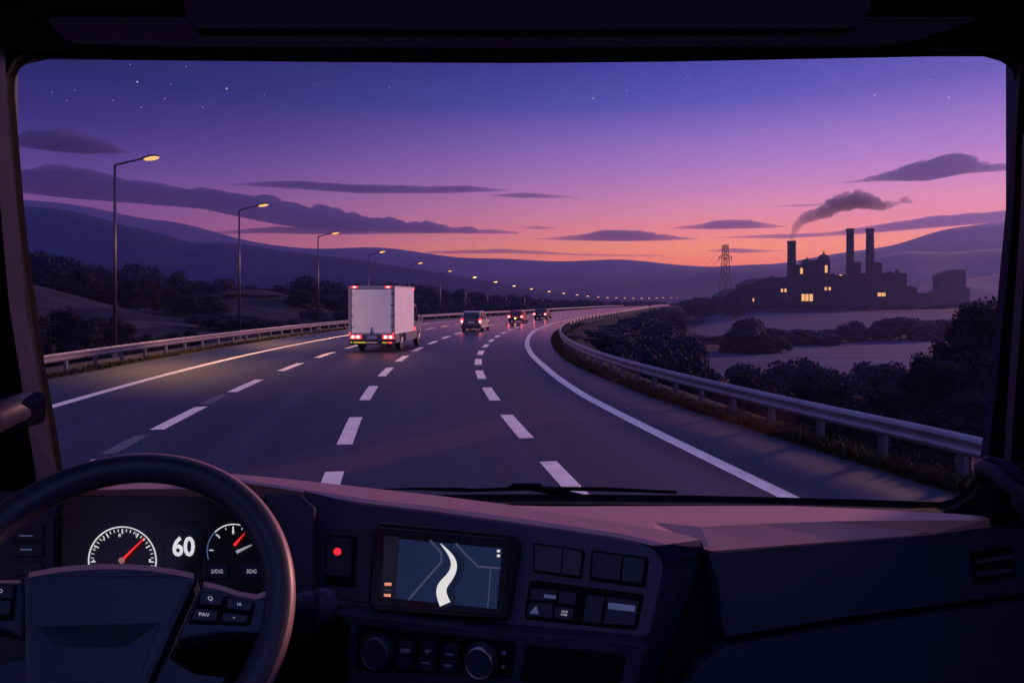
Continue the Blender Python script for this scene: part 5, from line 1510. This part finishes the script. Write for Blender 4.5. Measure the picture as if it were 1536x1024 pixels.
def build_world():
    w = bpy.data.worlds.new('World'); bpy.context.scene.world = w; w.use_nodes = True
    nt = w.node_tree; N = nt.nodes.new; Lk = nt.links.new
    bg = nt.nodes['Background']
    tc = N('ShaderNodeTexCoord'); sp = N('ShaderNodeSeparateXYZ'); Lk(tc.outputs['Generated'], sp.inputs[0])

    def mth(op, a, b=None, clamp=False):
        n = N('ShaderNodeMath'); n.operation = op; n.use_clamp = clamp
        for i, q in enumerate((a, b)):
            if q is None: continue
            if isinstance(q, (int, float)): n.inputs[i].default_value = q
            else: Lk(q, n.inputs[i])
        return n.outputs[0]
    hyp = mth('SQRT', mth('ADD', mth('MULTIPLY', sp.outputs[0], sp.outputs[0]), mth('MULTIPLY', sp.outputs[1], sp.outputs[1])))
    hyp = mth('MAXIMUM', hyp, .001)
    el = mth('DIVIDE', sp.outputs[2], hyp)                 # tangent of the elevation
    ax = mth('DIVIDE', sp.outputs[0], hyp); ay = mth('DIVIDE', sp.outputs[1], hyp)
    elp = mth('MULTIPLY', el, 1.0, True)

    def ramp(fac, stops):
        r = N('ShaderNodeValToRGB'); e = r.color_ramp.elements
        while len(e) > 1: e.remove(e[0])
        for i, (p, c) in enumerate(stops):
            q = e[0] if i == 0 else e.new(p)
            q.position = p; q.color = (*c, 1)
        Lk(fac, r.inputs['Fac']); return r.outputs['Color']
    S = srgb
    left = ramp(elp, [(0, (.50, .12, .22)), (.06, (.52, .125, .26)), (.10, (.350, .105, .310)), (.13, (.226, .093, .320)), (.16, (.115, .062, .300)), (.20, (.042, .030, .226)), (.22, (.021, .019, .182)), (.27, (.003, .009, .115)), (.34, (.001, .004, .058)), (.6, S(62, 72, 166)), (1, S(118, 126, 206))])
    right = ramp(elp, [(0, (1.35, .18, .06)), (.02, (1.45, .21, .06)), (.045, (1.65, .32, .05)), (.07, (1.72, .47, .08)), (.095, (1.55, .41, .27)), (.12, (1.25, .40, .46)), (.15, (.83, .31, .60)), (.18, (.55, .245, .65)), (.22, (.31, .177, .61)), (.27, (.075, .085, .49)), (.34, (.012, .032, .34)), (.6, S(76, 82, 176)), (1, S(118, 126, 206))])
    mr = N('ShaderNodeMapRange'); mr.interpolation_type = 'SMOOTHSTEP'
    mr.inputs['From Min'].default_value = -.62; mr.inputs['From Max'].default_value = .36
    Lk(ax, mr.inputs['Value'])
    mx = N('ShaderNodeMix'); mx.data_type = 'RGBA'; Lk(mr.outputs[0], mx.inputs['Factor']); Lk(left, mx.inputs[6]); Lk(right, mx.inputs[7])
    rear = ramp(elp, [(0, S(110, 98, 160)), (.2, S(160, 140, 205)), (.5, S(136, 134, 208)), (1, S(124, 130, 208))])
    mr2 = N('ShaderNodeMapRange'); mr2.interpolation_type = 'SMOOTHSTEP'
    mr2.inputs['From Min'].default_value = .45; mr2.inputs['From Max'].default_value = -.35
    Lk(ay, mr2.inputs['Value'])
    mx2 = N('ShaderNodeMix'); mx2.data_type = 'RGBA'; Lk(mr2.outputs[0], mx2.inputs['Factor']); Lk(mx.outputs[2], mx2.inputs[6]); Lk(rear, mx2.inputs[7])
    # faint unevenness of the upper air
    nz = N('ShaderNodeTexNoise'); nz.inputs['Scale'].default_value = 3.5; nz.inputs['Detail'].default_value = 6
    Lk(tc.outputs['Generated'], nz.inputs['Vector'])
    k = mth('ADD', mth('MULTIPLY', nz.outputs['Fac'], .22), .89)
    cm = N('ShaderNodeVectorMath'); cm.operation = 'SCALE'; Lk(mx2.outputs[2], cm.inputs[0]); Lk(k, cm.inputs['Scale'])
    gr = N('ShaderNodeMapRange'); gr.inputs['From Min'].default_value = .02; gr.inputs['From Max'].default_value = .34
    gr.inputs['To Min'].default_value = 1.0; gr.inputs['To Max'].default_value = 1.0; Lk(el, gr.inputs['Value'])
    cm2 = N('ShaderNodeVectorMath'); cm2.operation = 'SCALE'; Lk(cm.outputs[0], cm2.inputs[0]); Lk(gr.outputs[0], cm2.inputs['Scale']); cm = cm2
    # daylight left in the air
    sky = N('ShaderNodeTexSky'); sky.sky_type = 'NISHITA'; sky.sun_disc = False; sky.sun_elevation = math.radians(1.0); sky.sun_rotation = SUN_AZ
    sc_ = N('ShaderNodeVectorMath'); sc_.operation = 'SCALE'; Lk(sky.outputs[0], sc_.inputs[0]); sc_.inputs['Scale'].default_value = .004
    ad = N('ShaderNodeVectorMath'); ad.operation = 'ADD'; Lk(cm.outputs[0], ad.inputs[0]); Lk(sc_.outputs[0], ad.inputs[1])
    Lk(ad.outputs[0], bg.inputs['Color']); bg.inputs['Strength'].default_value = 1.0


build_world()

sl = bpy.data.lights.new('sun', 'SUN'); sl.energy = 3.8; sl.angle = math.radians(6); sl.color = (1., .46, .40)
so = bpy.data.objects.new('sun', sl); C.objects.link(so)
sd = Vector((math.sin(SUN_AZ) * math.cos(SUN_EL), math.cos(SUN_AZ) * math.cos(SUN_EL), math.sin(SUN_EL)))
so.rotation_euler = sd.to_track_quat('Z', 'Y').to_euler()


def haze():
    m = bpy.data.materials.new('haze'); m.use_nodes = True; nt = m.node_tree
    nt.nodes.remove(nt.nodes['Principled BSDF'])
    pv = nt.nodes.new('ShaderNodeVolumePrincipled')
    pv.inputs['Density'].default_value = .00022; pv.inputs['Color'].default_value = (.30, .33, .78, 1); pv.inputs['Anisotropy'].default_value = .45
    nt.links.new(pv.outputs[0], nt.nodes['Material Output'].inputs['Volume'])
    o = MB().box((-4700, -120, -14.5), (4700, 3450, 425)).build('haze', m)
    tag(o, 'thin violet evening haze filling the valley and veiling the hills', 'haze', kind='stuff')


haze()

cd = bpy.data.cameras.new('camera'); co = bpy.data.objects.new('camera', cd); C.objects.link(co)
co.location = CAM; co.rotation_euler = (math.radians(90), 0, 0)
cd.sensor_width = 36; cd.lens = F * 36 / 1536; cd.shift_y = -(512 - HV) / 1536
cd.clip_start = .05; cd.clip_end = 60000
sc = bpy.context.scene; sc.camera = co
sc.view_settings.view_transform = 'Standard'; sc.view_settings.look = 'None'; sc.view_settings.exposure = 0; sc.view_settings.gamma = 1
sc.cycles.use_denoising = True
sc.cycles.max_bounces = 6; sc.cycles.volume_bounces = 0; sc.cycles.transparent_max_bounces = 8
sc.cycles.sample_clamp_indirect = 4
